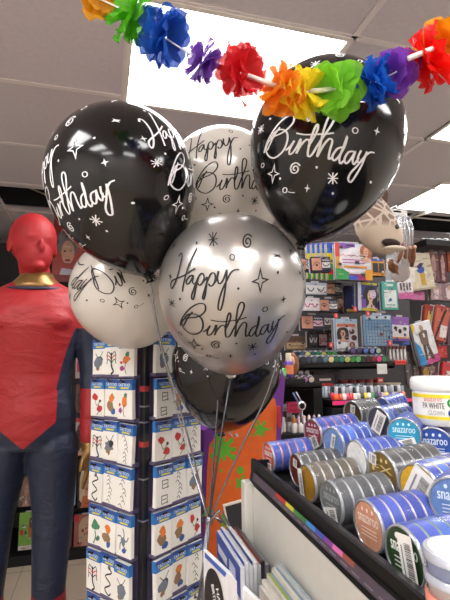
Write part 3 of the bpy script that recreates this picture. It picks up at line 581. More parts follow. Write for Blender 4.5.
# ================================================================== RIGHT BACK DISPLAY
YR = 2.6
gondola('dark display wall at far right hung with costume packets', onY(396, 300, YR+.1).x, 3.2, YR-.2, YR+.1, 1.92, [], mat('#2e2a2c', .7))
pack('medal_packet', 'cream card with blue and gold rosette beside the silver fringe bag', 'packet', 407, 254, 432, 290, YR-.19, '#cfc3aa', .012, [('r', .46, .12, .66, .5, '#c09a3c'), ('o', .36, .46, .68, .66, '#2c4c9c'), ('g', 0, 0, 1, 1, '#1f2c5c', [(.3, .62), (.5, .58), (.7, .72), (.55, .74)]), ('r', 0, 0, 1, .05, '#a89c84')], rot=-8, hook=True)
def spear(lbl, x0, y0, x1, y1, c1, c2, rot=0, yp=YR-.15):
    pack('costume_packet', lbl, 'costume packet', x0, y0, x1, y1, yp, c1, .018, [('g', 0, 0, 1, 1, c2, [(.3, .1), (.6, .05), (.75, .6), (.5, .9), (.25, .7)]), ('r', .1, .9, .9, .97, '#8c7c7c'), ('o', .35, .62, .65, .86, '#c49c88')], 'costume packets at far right', rot, hook=True)
spear('dusky pink packet at far right under black shelf, left of its row', 428, 251, 438, 282, '#7a5854', '#b08c88')
spear('wine packet at far right under black shelf, middle of its row', 438, 251, 446, 283, '#603438', '#c8a0a0')
spear('orange packet at far right edge of picture', 447, 252, 458, 272, '#a04c2c', '#c8885c')
spear('pale pink plastic packet in lower row at far right', 430, 284, 441, 300, '#a88c8c', '#dcc4c4')
spear('brown violet packet in lower row at far right edge', 441, 284, 456, 301, '#8c6c74', '#e0ccd0')
pack('pink_packet', 'low pink and white packet under the rosette card', 'packet', 399, 291, 424, 300, YR-.16, '#c8709c', .012, [('r', 0, .6, .5, 1, '#e6dce4')])
pack('shelf_board', 'black shelf ledge above the dusky pink packets', 'shelf', 416, 244, 462, 250, YR-.15, '#19171a', .2)
for k in range(4):
    p = onY(424+7*k, 244, YR-.15); m = MB(); m.ellip((0, 0, .02), (.028, .03, .022), BLK, bump=.2, seed=k); m.ellip((0, -.015, .018), (.012, .02, .01), mat('#8c8480', .4)); tag(m.build('hat', None, Vector((p.x, YR-.15, p.z-.002))), f'small dark hat on black ledge at far right, {ordn[k]} from left', 'hat', 'small dark hats')
def costume(lbl, x0, y0, x1, y1, base, dl, rot, yp, grp=None): pack('costume_packet', lbl, 'costume packet', x0, y0, x1, y1, yp, base, .02, dl, grp, rot)
costume('white costume packet with striped figure, blue and pink corners, tilted', 414, 322, 434, 364, '#dcdce0', [('g', 0, 0, 1, 1, '#2f8ccc', [(0, 0), (.35, 0), (.2, .45), (0, .6)]), ('g', 0, 0, 1, 1, '#c84c8c', [(.3, 0), (1, 0), (1, .2), (.4, .12)]), ('o', .38, .8, .58, .94, '#b08c7c'), ('g', 0, 0, 1, 1, '#7a6458', [(.3, .45), (.65, .42), (.72, .78), (.5, .82), (.28, .76)]), ('g', 0, 0, 1, 1, '#54483c', [(.3, .1), (.42, .1), (.48, .45), (.34, .45)]), ('g', 0, 0, 1, 1, '#54483c', [(.62, .08), (.76, .1), (.64, .45), (.5, .45)]), ('g', 0, 0, 1, 1, '#d8b030', [(0, .75), (.15, .9), (.12, 1), (0, 1)])], -14, YA+.05)
costume('slim pale packet leaning behind striped figure packet', 407, 325, 413, 366, '#b8a89a', [('r', .3, 0, .5, 1, '#8c7c6c'), ('r', 0, .8, 1, 1, '#c83c30')], -8, YA+.12)
costume('grey brown packet edge hanging left of the striped figure packet', 404, 352, 410, 385, '#5c5250', [('r', .3, 0, .6, 1, '#7c706c')], -4, YA+.1)
costume('dull brown packet edge behind white tub', 412, 360, 418, 386, '#6c5c54', [('r', .3, 0, .5, 1, '#8a7c72')], -6, YA+.12)
costume('red costume packet with yellow and black figure at far right', 423, 306, 440, 345, '#b0442c', [('g', 0, 0, 1, 1, '#d8b860', [(.1, .3), (.5, .3), (.6, .85), (.2, .85)]), ('g', 0, 0, 1, 1, '#1c1614', [(.25, .1), (.5, .15), (.7, .8), (.45, .75)]), ('r', 0, .88, 1, 1, '#983424')], 10, YR-.25)
costume('salmon costume packet with dark figure, second from right edge', 434, 306, 447, 341, '#c05c48', [('g', 0, 0, 1, 1, '#28201e', [(.05, .0), (.2, .0), (.75, .9), (.6, .95)]), ('r', .45, .1, .95, .45, '#e0d8d4'), ('r', 0, .9, 1, 1, '#a03828')], 14, YR-.3)
costume('violet grey packet at right edge beside salmon one', 446, 310, 458, 345, '#5c4454', [('r', .3, .2, .7, .8, '#7c6478')], 4, YR-.2)
costume('bright red packet under the salmon costume packets', 430, 346, 446, 358, '#c82824', [('o', .2, .2, .7, .8, '#e04c3c')], 0, YR-.2)
costume('white and red packet just behind lid of white tub', 441, 363, 458, 384, '#c82c2c', [('r', .25, .2, .8, .6, '#e8e0dc'), ('r', .3, .35, .7, .42, '#c03030')], 10, YR-.35)
costume('mottled dark red and gold packet low between packets at right', 420, 364, 440, 382, '#5c2c30', [('o', .1, .3, .4, .8, '#c89c3c'), ('o', .5, .1, .85, .6, '#803c58'), ('o', .4, .5, .7, .95, '#a08c7c')], 0, YR-.15)

# ================================================================== TATTOO RACK
ZC = 1.14
PC = W(144, 450, ZC); PC = Vector((PC.x, PC.y, 0))
aL, aR = math.radians(-53.5), math.radians(36.5)
xL, xR = Vector((math.cos(aL), math.sin(aL), 0)), Vector((math.cos(aR), math.sin(aR), 0))
LW = .203
PUR = mat('#5a5070', .5, var=.2); PB = mat('#15131a', .35, .3)
rk = empty('tattoo_rack', PC + (xR-xL)*(LW/2), 'four sided black and purple spinner rack of temporary tattoo packs', 'display rack')
off = -(xR-xL)*(LW/2)
ztop = W(144, 332, ZC).z; zbot = .12
def rp_(p): return p + off
m = MB()
T4 = [Vector((0, 0, 0)), xR*LW, xR*LW-xL*LW, -xL*LW]
for i, q in enumerate(T4):
    m = MB(); c = rp_(q)
    m.box((0, 0, (ztop+zbot)/2), (.018, .018, ztop-zbot), PB, Matrix.Translation(c) @ rotz(aR), .002)
    if i == 0:
        for zz in (-.215, -.075): m.box((0, -.0, 1.3+zz), (.0185, .0185, .014), mat('#9a2c2c', .4), Matrix.Translation(c) @ rotz(aR))
        for zz in (-.12, -.16, -.3, -.4): m.box((0, 0, 1.3+zz), (.0195, .0195, .004), mat('#8a8890', .3, .6), Matrix.Translation(c) @ rotz(aR))
    m.build('post', rk)
for i, (a, b, ang) in enumerate([(T4[0], T4[3], aL), (T4[0], T4[1], aR), (T4[1], T4[2], aL), (T4[3], T4[2], aR)]):
    c = rp_((a+b)/2); m = MB(); m.box((0, 0, (ztop+zbot)/2), (LW-.02, .003, ztop-zbot), PUR, Matrix.Translation(c) @ rotz(ang)); m.build('back_panel', rk)
m = MB(); m.lathe([(.24, 0), (.24, .015), (.05, .03), (.03, .12)], PB, 32); m.build('base', rk)
m = MB(); m.box((0, 0, ztop+.004), (LW+.02, LW+.02, .012), PUR, rotz(aR), .002); m.build('top_cap', rk)
nrows = 7; z0 = W(140, 335, ZC).z; PITCH = .1115
CW, CH = .059, .101
blue = mat('#2f6fb4', .4, var=.15); dblue = mat('#2c4c94', .4); card = mat('#e4e2dc', .45, var=.03); yel = mat('#d8cc40', .5); INK = mat('#22222a', .6)
def doodle(m, kind, rnd, y):
    cols = {'r': '#c03434', 'g': '#3f7a58', 'b': '#35589c', 'o': '#d87830', 'k': '#2a2a32', 'n': '#8a6c4c', 'p': '#9c3c80', 's': '#6c7480'}
    def blob(cx, cz, r, c, n=9):
        q = [((cx+r*(.6+.6*rnd.random())*math.cos(t*2*PI/n)), cz+r*(.6+.6*rnd.random())*math.sin(t*2*PI/n)) for t in range(n)]
        flat(m, q, y-.0002*rnd.random()-.0002, mat(cols[c], .6))
    def ln(pts, c, wd=.0016): stroke(m, pts, wd, y-.0006-.0002*rnd.random(), mat(cols[c], .6), n=4)
    if kind == 0:
        blob(0, .006, .011, 'o'); blob(.003, .018, .006, 'g'); ln([(.0, .0), (-.004, -.012), (.0, -.024)], 'k'); blob(-.012, -.012, .006, 'p'); blob(-.014, .0, .004, 'r')
    elif kind == 1:
        for cz in (.014, -.016):
            a = rnd.uniform(-.004, .004)
            ln([(a-.008, cz+.008), (a+.008, cz+.008)], 'k'); ln([(a-.007, cz+.008), (a-.007, cz-.008)], 'k'); ln([(a+.007, cz+.008), (a+.007, cz-.009)], 'k'); ln([(a-.005, cz), (a+.005, cz+.001)], 'k'); ln([(a-.006, cz-.008), (a+.01, cz-.006)], 'k')
    elif kind == 2:
        ln([(.0, .026), (.01, .018), (-.008, .008), (.008, -.004), (-.008, -.016), (.004, -.026), (.01, -.02)], 'k', .003); blob(.002, .026, .005, 's')
    elif kind == 3:
        blob(-.006, .012, .009, 'r'); blob(.008, -.012, .009, 'r'); ln([(-.006, .004), (.0, -.006), (.01, .004)], 'g'); ln([(.008, -.018), (.0, -.026)], 'k'); blob(.01, .004, .004, 'k')
    elif kind == 4:
        for k in range(5): t = k*1.25; ln([(0, .002), (.010*math.cos(t), .002+.012*math.sin(t)), (.017*math.cos(t+.4), .002+.022*math.sin(t+.4))], 's', .0028)
        blob(0, .0, .009, 's'); blob(.002, -.018, .006, 'b')
    elif kind == 5:
        blob(0, .01, .013, 'g'); ln([(0, 0), (.003, -.012), (-.003, -.026)], 'g', .003); blob(.009, -.014, .006, 'g'); blob(-.002, .012, .006, 'k')
    elif kind == 6:
        blob(-.002, .0, .014, 's', 12); blob(.003, .006, .008, 'k'); blob(-.004, -.012, .007, 'n'); ln([(-.012, .02), (0, .01), (.012, .024)], 'k')
    elif kind == 7:
        for k in range(7): a = rnd.uniform(-.006, .006); cz = .024-.008*k; ln([(a-.005, cz), (a, cz+.004), (a+.005, cz-.003)], 'k', .0014)
    elif kind == 8:
        blob(0, .012, .010, 'o'); blob(-.004, -.004, .012, 'n'); blob(.004, -.016, .008, 'b')
    elif kind == 9:
        for s_ in (-1, 1):
            for k in range(3): ln([(0, -.004+.008*k), (s_*.010, .004+.008*k), (s_*.014, -.006+.008*k)], 'r' if k == 1 else 'k', .002)
        ln([(0, .018), (0, -.01), (.006, -.022), (-.002, -.028)], 'k', .004)
DN = ['orange and green bird drawing', 'black outlined character drawings', 'black snake like drawing', 'two red flower drawings', 'grey spiky drawing', 'green rose drawing', 'grey animal head drawing', 'small black script drawings', 'orange and brown drawing', 'black and red scorpion drawing']
KL = [[6, 9, 0], [3, 8, 0], [9, 6, 7], [2, 7, 7], [5, 8, 4], [9, 2, 6], [4, 4, 5]]
KR = [[6, 3, 5], [1, 8, 3], [3, 3, 7], [1, 7, 6], [8, 8, 3], [6, 8, 7], [6, 8, 2]]
rows_ = ['top', 'second', 'third', 'fourth', 'fifth', 'sixth', 'lowest']
cl = ['left', 'middle', 'right']
for face, (ang, K) in enumerate([(aL, KL), (aR, KR)]):
    ax = xL if face == 0 else xR
    nrm = Vector((math.sin(ang), -math.cos(ang), 0))
    st_ = PC - xL*LW if face == 0 else PC.copy()
    for r in range(nrows):
        zt = z0 - PITCH*r + (.004 if face else 0)
        m = MB(); c = rp_(st_-PC + ax*(LW/2)) + nrm*.022
        m.box((0, .01, 0), (LW-.022, .03, .009), PUR, Matrix.Translation(c+Vector((0, 0, zt+.0055))) @ rotz(ang), .001)
        rail = m.build('rail', rk)
        for q in range(3):
            rnd = random.Random(face*100+r*10+q)
            cx = .0125+.030+(.0595)*q
            pos = st_ + ax*cx + nrm*(.022+.004*((q+r) % 2)) + Vector((0, 0, zt-CH/2-rnd.uniform(0, .005)))
            M_ = TR(pos, ang+rnd.uniform(-.04, .04), math.radians(rnd.uniform(-1.5, 1.5)), rnd.uniform(-.035, .035))
            m = MB(); tk = .012 if (q == 2 and face == 0) or (q == 0 and face == 1) else .008
            m.box((0, 0, 0), (CW, tk, CH), card, None, .001); nb = len(m.v)
            doodle(m, K[r][q], rnd, -tk/2)
            for i_ in range(nb, len(m.v)): m.v[i_] = Vector((m.v[i_].x*1.35, m.v[i_].y, m.v[i_].z*1.25-.014))   # lower two thirds of the card
            o = m.build('tattoo_pack', None, M=M_)
            tag(o, f'tattoo pack with {DN[K[r][q]]}, {cl[q]} of {rows_[r]} row, {["left", "right"][face]} rack face', 'tattoo pack', 'temporary tattoo packs')
            h = MB(); h.box((0, 0, 0), (CW+.0006, tk+.001, .027), blue); h.add([(-CW/2, -tk/2-.0008, .0035), (CW/2, -tk/2-.0008, .0035), (CW/2, -tk/2-.0008, .0135), (-CW/2, -tk/2-.0008, .0135)], [[0, 1, 2, 3]], dblue)
            text(h, 'TATTOO', 0, .0, .046, .008, -tk/2-.0016, mat('#d8e8f4', .5), bold=1)
            h.add([(-.014, -tk/2-.0012, -.010), (.018, -tk/2-.0012, -.010), (.018, -tk/2-.0012, -.006), (-.014, -tk/2-.0012, -.006)], [[0, 1, 2, 3]], yel)
            h.build('header_card', o, Vector((0, 0, CH/2-.0138)))
            hk = MB(); b0 = rp_(pos-PC) + Vector((0, 0, CH/2-.006))
            hk.tube([b0-nrm*.018, b0+nrm*.012, b0+nrm*.02+Vector((0, 0, .006))], .0022, PB, 6)
            hk.tube([b0+nrm*.013-ax*.009, b0+nrm*.015+Vector((0, 0, .004)), b0+nrm*.013+ax*.009], .002, PB, 6)
            hk.build('hook', rail)

# ================================================================== HALLOWEEN BIN (orange and purple cardboard)
YO = 1.46
ORG = mat('#e2641c', .5, var=.05); PRP = mat('#6a2c8c', .5, var=.08); LIM = mat('#5fae2c', .5, var=.05)
def q(px, py, y=YO): p = onY(px, py, y); return (p.x, p.z)
out = [q(195, 640), q(204, 431), q(214, 424), q(235, 402), q(262, 380), q(281, 366), q(285, 380), q(281, 440), q(284, 640)]
zb = .1
org = [(q(202, 640)), q(205, 520), q(207, 470), q(209, 445), q(215, 436), q(228, 432), q(245, 412), q(258, 400), q(268, 396), q(275, 399), q(277, 410), q(276, 440), q(273, 500), q(276, 640)]
ex = empty('display_bin', Vector((out[0][0], YO, 0)), 'orange cardboard display bin with purple edges and green slime splats', 'display bin')
oxp = out[0][0]
def loc2(p): return (p[0]-oxp, p[1])
m = MB(); P_ = [(p[0]-oxp, p[1]) for p in out]; P_[0] = (P_[0][0], .02); P_[-1] = (P_[-1][0], .02)
n = len(P_); DEP = .22
vs = [(x, 0, z) for x, z in P_]+[(x, DEP, z) for x, z in P_]
m.add(vs, [list(range(n-1, -1, -1)), [n+k for k in range(n)]]+[[k, (k+1) % n, n+(k+1) % n, n+k] for k in range(n)], PRP); m.build('carcass', ex)
m = MB(); Q_ = [loc2(p) for p in org]; Q_[0] = (Q_[0][0], .03); Q_[-1] = (Q_[-1][0], .03); flat(m, Q_, -.001, ORG); m.build('orange_print', ex)
def splat(px, py, r, seed, n=8):
    rnd = random.Random(seed); c = loc2(q(px, py)); m = MB(); k_ = YO/445*r*1.02; pts = []
    for i in range(n):
        t = 2*PI*i/n+rnd.uniform(-.16, .16); R_ = k_*rnd.uniform(.65, 1.1); w_ = .16
        pts += [(c[0]+k_*.48*math.cos(t-.34), c[1]+k_*.48*math.sin(t-.34)), (c[0]+R_*.75*math.cos(t-.16), c[1]+R_*.75*math.sin(t-.16)), (c[0]+R_*math.cos(t-.2), c[1]+R_*math.sin(t-.2)), (c[0]+R_*1.08*math.cos(t), c[1]+R_*1.08*math.sin(t)), (c[0]+R_*math.cos(t+.2), c[1]+R_*math.sin(t+.2)), (c[0]+R_*.75*math.cos(t+.16), c[1]+R_*.75*math.sin(t+.16))]
    flat(m, pts, -.002, LIM)
    for i in range(3):
        t = rnd.uniform(0, 6.28); d = k_*1.35; flat(m, [(c[0]+d*math.cos(t)+k_*.1*math.cos(j*PI/4), c[1]+d*math.sin(t)+k_*.12*math.sin(j*PI/4)) for j in range(8)], -.002, LIM)
    m.build('slime_splat', ex)
splat(222, 449, 15, 3, 9); splat(260, 430, 9, 5, 7); splat(240, 483, 8, 8, 5); splat(225, 521, 8, 9, 6); splat(207, 512, 6, 12, 5)
m = MB(); c = loc2(q(240, 470)); flat(m, [(c[0]+.012*math.cos(j*PI/6), c[1]+.013*math.sin(j*PI/6)) for j in range(12)], -.002, LIM); m.build('slime_splat', ex)

# red and green fluffy toy + clutter right of rack
p = W(201, 417, 1.95); m = MB(); rnd = random.Random(2); FR = mat('#c01c1c', .95, bump=1, scale=120)
for k in range(14):
    a = k*2.4; m.ellip((.03*math.cos(a), .02*math.sin(a), .012*((k % 5)-2)), (.022, .022, .022), FR, bump=.4, seed=k, u=12, v=8)
o = tag(m.build('plush_toy', None, p+Vector((0, 0, .0))), 'red and green fluffy toy peeking out right of tattoo rack', 'plush toy')
m = MB(); FG = mat('#3c9c3c', .95, bump=1, scale=120)
for k in range(12):
    a = k*2.4; m.ellip((.032*math.cos(a), -.01+.02*math.sin(a), -.05+.008*((k % 4)-2)), (.02, .02, .018), FG, bump=.4, seed=k+20, u=12, v=8)
m.build('green_tuft', o)
m = MB(); m.box((0, 0, 0), (.12, .12, .03), mat('#a83848', .6), None, .004); m.box((0, 0, -.06), (.13, .13, .09), mat('#1c1a20', .6), None, .004); m.box((0, 0, -.13), (.12, .12, .05), mat('#4c4030', .7), None, .004); m.box((0, 0, -.45), (.14, .13, .58), mat('#2a2228', .7))
m.box((-.02, -.067, -.26), (.05, .002, .09), mat('#3c9440', .5)); m.box((.02, -.067, -.1), (.06, .002, .03), mat('#6c5a34', .5))
tag(m.build('toy_stand', None, Vector((p.x+.01, p.y, p.z-.09))), 'narrow dark stand beneath the red and green toy', 'stand')
# small slate
c_ = W(241, 517, 1.1); m = MB(); m.box((0, 0, 0), (.062, .006, .11), mat('#28262a', .7)); FRM = mat('#d8cfc0', .6)
for a in ((-.032, 0, .003, .113), (.032, 0, .003, .113)): m.box((a[0], 0, 0), (.004, .009, .114), FRM)
m.box((0, 0, .057), (.068, .009, .004), FRM); m.box((0, 0, -.057), (.068, .009, .004), FRM)
tag(m.build('chalkboard', None, M=TR(c_+Vector((0, 0, -.02)), -.1, 0, -.2)), 'small dark chalkboard with pale frame between orange bin and counter', 'chalkboard')

# ================================================================== COUNTER AND TRAY
XE = .263; ZE = 1.3-.197; YN0, YN1 = .04, .85
CWH = mat('#c6c3bb', .4, var=.03)
ct = empty('counter', Matrix.Translation((.262+.45-.0, .42, 0)) @ Matrix.Rotation(math.radians(-2.8), 4, 'Z'), 'white counter cabinet carrying the face paint tray', 'counter')
zwt = 1.3-.238
m = MB(); m.box((0, 0, zwt/2), (.90, .80, zwt), CWH, None, .002); m.build('body', ct)
m = MB(); m.box((-.458, .405, zwt/2+.003), (.018, .026, zwt+.006), CWH, None, .002); m.build('corner_post', ct)
m = MB(); m.box((-.447, 0, zwt+.002), (.006, .80, .004), BLK); m.build('edge_strip', ct)
# tray
tl = math.radians(13)
ty = empty('face_paint_tray', Matrix.Translation((XE, (YN0+YN1)/2, ZE)) @ Matrix.Rotation(math.radians(-3.2), 4, 'Z'), 'black sloped counter tray filled with stacked face paints', 'tray')
LY = YN1-YN0
m = MB(); Tt = Matrix.Rotation(-tl, 4, 'Y'); m.box((.062, 0, -.035), (.118, LY, .010), BLK2); m.box((.183, 0, -.020), (.125, LY, .034), BLK2); m.box((.52, 0, -.004), (.55, LY, .056), BLK2); m.build('base', ty)
m = MB(); m.box((.003, 0, -.013), (.006, LY, .030), BLK, None, .001); m.box((.002, 0, .003), (.010, LY, .004), mat('#242428', .25), None, .002); m.build('front_rim', ty)
m = MB(); m.box((.3, LY/2+.004, -.022), (.6, .008, .044), BLK); m.build('end_rim', ty)
m = MB(); m.box((.3, -LY/2-.004, -.012), (.6, .008, .056), BLK); m.build('end_rim', ty)
# sloping fascia with coloured labels
m = MB(); m.add([(-.001, -LY/2, -.013), (-.001, LY/2, -.013), (-.006, LY/2, -.036), (-.006, -LY/2, -.036), (.004, -LY/2, -.038), (.004, LY/2, -.038)], [[0, 1, 2, 3], [3, 2, 5, 4]], BLK); m.build('fascia', ty)
m = MB(); cs = ['#504450', '#b02c28', '#c8c034', '#3f7a3c', '#3f86c8', '#3c4ca4', '#7a3c8c', '#d06aa8', '#8c4c3c', '#50444c']
def fa(y0_, y1_, s0, s1, m_, e_=.0008): # strip on the sloped fascia
    A = Vector((-.001, 0, -.014)); B = Vector((-.006, 0, -.036)); n_ = Vector((-.02, 0, .005)).normalized()*e_
    P0, P1 = A+(B-A)*s0+n_, A+(B-A)*s1+n_
    m.add([(P0.x, y0_, P0.z), (P0.x, y1_, P0.z), (P1.x, y1_, P1.z), (P1.x, y0_, P1.z)], [[0, 1, 2, 3]], m_)
def fy(px, py): return onX(px, py, XE-.008).y-(YN0+YN1)/2
fa(fy(388, 600)-.25, LY/2-.02, .12, .70, mat('#4c424e', .35, coat=.3))
yy = [fy(*p_) for p_ in ((252, 470), (270, 489), (282, 500), (291, 508), (306, 522), (317, 533), (328, 543), (338, 553), (350, 566), (364, 578), (392, 604))]
for k in range(len(yy)-1):
    if yy[k] > yy[k+1]: fa(yy[k+1]+.025, yy[k]+.025, .1, .36, mat(cs[k], .4), .0014)
for k in range(22): fa(-.30+.026*k, -.30+.026*k+.016, .50, .57, mat('#7c7280', .5), .0014)
m.build('label_strip', ty)

# face paint stacks -----------------------------------------------------
CLR = mat('#9a9ea4', .12, .35, coat=1)
def face_stack(label, pos, az, tiltr, face, bands, rim, L=.078, n=5, dia=.057, txt='#f0f0f0', word='snazaroo', sticker=None, core=None):
    # local z = axis, pointing to the rear of the stack; face at z=0 looks to -z
    ax = Vector((math.sin(az)*math.cos(tiltr), math.cos(az)*math.cos(tiltr), math.sin(tiltr)))
    zx = ax; up = Vector((0, 0, 1)); xr = zx.cross(up).normalized() ; yu = xr.cross(zx)*1
    R3 = Matrix((( xr.x, yu.x, zx.x, pos.x), (xr.y, yu.y, zx.y, pos.y), (xr.z, yu.z, zx.z, pos.z), (0, 0, 0, 1)))
    # viewer looking along +z sees x to the right when x = z cross up
    e = empty('face_paint_stack', R3, label, 'face paint stack', 'shrink wrapped face paint stacks')
    r = dia/2; h = L/n
    for k in range(n):
        m = MB(); z = k*h; bc = bands[k % len(bands)]
        m.lathe([(r*.93, z+.0), (r*.985, z+.0012), (r*.985, z+h*.09)], mat(rim, .3, .3, coat=.6), 36)
        m.lathe([(r, z+h*.09), (r, z+h*.88)], mat(bc, .3, coat=.25), 36)
        m.lathe([(r*.96, z+h*.88), (r*.96, z+h*.96), (r*.985, z+h*.97), (r*.985, z+h*.995)], CLR, 36)
        m.build('paint_pot', e)
    Tf = Matrix.Rotation(-PI/2, 4, 'X')   # decal plane (x, z) to (x, y), front to -z
    Tf = Matrix(((1, 0, 0, 0), (0, 0, 1, 0), (0, 1, 0, 0), (0, 0, 0, 1)))
    m = MB(); N = 32
    flat(m, [(r*.9*math.cos(2*PI*k/N), r*.9*math.sin(2*PI*k/N)) for k in range(N)], -.0006, mat(face, .4, coat=.7, var=.15, scale=120), Tf)
    if word: text(m, word, 0, r*.22, r*1.3, r*.3, -.0011, mat(txt, .4), Tf, bold=1)
    if word: 
        for k in range(3): flat(m, [(-r*.5, -r*(.1+.14*k)), (r*.5, -r*(.1+.14*k)), (r*.5, -r*(.14+.14*k)), (-r*.5, -r*(.14+.14*k))], -.001, mat(txt, .5), Tf)
        for k in range(3): flat(m, [(-r*.32+r*.32*k+r*.07*math.cos(j*PI/4), r*.58+r*.09*math.sin(j*PI/4)) for j in range(8)], -.001, mat(txt, .5), Tf)
    fl_ = m.build('front_label', e)
    m = MB(); N = 36   # clear raised ring around the face
    m.lathe([(r*.9, -.0008), (r*.92, -.0022), (r*.97, -.0022), (r, .0008)], CLR, 36, caps=False); m.build('clear_rim', e)
    m = MB(); m.lathe([(r*.93, -.003), (r*.99, -.0026), (r*1.02, .001), (r*1.022, L-.001), (r*.98, L+.002), (r*.3, L+.0025)], film(.06, .93), 36, caps=False); m.build('shrink_wrap', e)
    if sticker:
        sxw, szh, cx, cz, rot = sticker
        m = MB(); Ts = Tf @ Matrix.Translation((cx*r, -.0045, cz*r)) @ Matrix.Rotation(rot, 4, 'Y')
        flat(m, [(-sxw*r/2, -szh*r/2), (sxw*r/2, -szh*r/2), (sxw*r/2, szh*r/2), (-sxw*r/2, szh*r/2)], 0, mat('#eceae6', .5, var=.02), Ts)
        rnd = random.Random(5); x = -szh*r*.36
        while x < szh*r*.34:
            wb = rnd.uniform(.0004, .0011); flat(m, [(-sxw*r*.05, x), (sxw*r*.36, x), (sxw*r*.36, x+wb), (-sxw*r*.05, x+wb)], -.0004, mat('#222226', .5), Ts); x += wb+rnd.uniform(.0004, .001)
        flat(m, [(-sxw*r*.3, -szh*r*.3), (-sxw*r*.22, -szh*r*.3), (-sxw*r*.22, szh*r*.3), (-sxw*r*.3, szh*r*.3)], -.0004, mat('#8c8c90', .5), Ts)
        m.build('barcode_sticker', fl_)
    return e
BB = '#0a2f9c'; B2 = '#123ba8'
azA = math.radians(88)
def SA(label, px, py, z, face, bands, rim, az=88, tilt=None, **k):
    p = onZ(px, py, 1.3+z); face_stack(label, p, math.radians(az), math.radians(3) if tilt is None else math.radians(tilt), face, bands, rim, **k)
SA('stack of blue and red face paints with orange red label, farthest in front row', 269, 457, -.192, '#d8402c', [BB, BB, BB, '#2050b8', BB], '#c2493a', sticker=(1.3, .55, 0, -.6, 0), L=.086)
SA('stack of grey face paints with maroon and gold label, second in front row', 297, 470, -.195, '#6c2c24', ['#2e2c2e', '#38363a', '#2c2a28'], '#7c7a7c', word=None, sticker=(.5, .5, .1, .45, .2), L=.08)
SA('stack of bronze gold face paints with golden label and side barcode', 308, 483, -.193, '#a87c28', ['#4c4230', '#57493a', '#3c362c'], '#a09886', word=None, sticker=(.5, 1.5, -.55, -.1, -.1), L=.08)
SA('stack of silver grey face paints with mottled grey label', 332, 503, -.19, '#6e7274', ['#3a3c40', '#46484c', '#323438'], '#8c8e90', word='snazaroo', txt='#aaaeb2', sticker=(1.1, .8, .1, -.55, -.25), L=.08)
SA('stack of blue banded face paints with salmon peach label', 369, 526, -.192, '#d99a7c', [BB, B2, BB], '#b8a6b0', txt='#f4e0d4', L=.074, dia=.058)
SA('stack of dark green face paints with long white barcode label', 405, 557, -.19, '#24401f', [BB, B2, '#2450a8'], '#5c8c80', txt='#e8ece4', sticker=(.72, 1.75, .32, -.05, -.12), L=.074, dia=.058)
zB = -.162; D2 = .060
SA('stack of blue and red face paints with crimson label in second row', 313, 434, zB+.01, '#98203c', [BB, BB, '#2c50a8'], '#b84c50', sticker=(.9, .8, .2, -.5, -.5), dia=D2, L=.10, az=80)
SA('stack of clear blue face paints with pale blue label, behind gold stack', 334, 444, zB+.006, '#6f90cc', [B2, '#3868d4', B2], '#8aa4dc', word=None, sticker=(.35, .9, .1, .2, .3), dia=D2, L=.08, az=80)
SA('stack of blue face paints with plain white label in second row', 357, 459, zB, '#f0f2f4', [BB, B2, BB], '#8c9cc4', word=None, dia=D2, L=.08, az=88)
SA('stack of dark grey face paints with brown gold label marked FX', 383, 474, zB, '#7c6228', ['#2a2929', '#343232', '#242324'], '#7c7c7a', word='FX', txt='#d8c88c', sticker=(.5, .5, -.45, .6, .2), dia=.063, L=.085, az=85)
SA('stack of blue and yellow face paints with slanted barcode label', 419, 489, zB, '#d8a81c', [BB, '#3c66c8', BB], '#d8c86c', word=None, sticker=(1.0, 1.7, .05, .05, .55), dia=.062, L=.085, az=79)
SA('stack with pale blue label at right edge below the yellow one', 456, 503, zB, '#6484c0', [BB], '#98b0dc', txt='#d8e4f4', dia=.058, L=.08, az=55)
SA('stack of grey face paints with brown label, farthest in back row', 353, 414, -.120, '#4c3c20', ['#343230', '#403c3a', '#2c2a28'], '#8c8a88', word=None, sticker=(.5, .6, .2, .4, .2), tilt=4, L=.055, az=80)
SA('stack of blue face paints with grey barcode label, back row', 379, 422, -.117, '#3c3c44', ['#3a5cac', BB, '#44546c'], '#c0c8d4', word=None, sticker=(.8, 1.5, .1, .0, .5), tilt=4, L=.066, az=76, dia=.055)
SA('stack of face paints with bright turquoise label under white tub', 404, 434, -.124, '#2496c0', ['#2c50b0', BB], '#70b8d8', txt='#c8ecf8', sticker=(1.4, .5, 0, -.55, -.3), tilt=4, L=.05, az=48, dia=.053)
SA('stack of face paints with royal blue label facing forward under white tub', 434, 446, -.142, '#2c50a8', [BB, '#20409c'], '#5c80c8', txt='#dce8f8', sticker=(1.5, .5, 0, -.6, -.15), tilt=4, L=.07, az=45, dia=.06)
SA('small stack of blue face paints farthest behind, its upper part showing', 383, 407, -.115, '#3c58b0', [BB, B2], '#9cb4e0', word=None, tilt=8, L=.06, az=76, dia=.044)
# vertical stack at lower right
p = onZ(462, 549, 1.3-.150)
vst = empty('face_paint_stack', Vector((p.x, p.y, 1.3-.150-.068)), 'upright stack of four clear paint pots, white lid topmost, at lower right corner', 'face paint stack')
for k, (c_, hh) in enumerate([('#6c7484', .016), ('#e07864', .02), ('#a89a98', .015), ('#7c86a8', .017)]):
    zz = sum([.016, .02, .015, .017][:k]); m = MB(); r = .029
    m.lathe([(r*.9, zz), (r*.95, zz+.001), (r*.95, zz+hh*.6)], mat(c_, .2, coat=1), 36); m.lathe([(r, zz+hh*.6), (r*1.0, zz+hh*.96), (r*.96, zz+hh)], mat('#b8bcc8', .15, .2, coat=1) if k != 1 else mat('#e8907c', .2, coat=1), 36)
    if k == 3: m.lathe([(r*.86, zz+hh), (r*.86, zz+hh+.0006)], mat('#e4e0dc', .4, coat=.6), 36)
    m.build('paint_pot', vst)
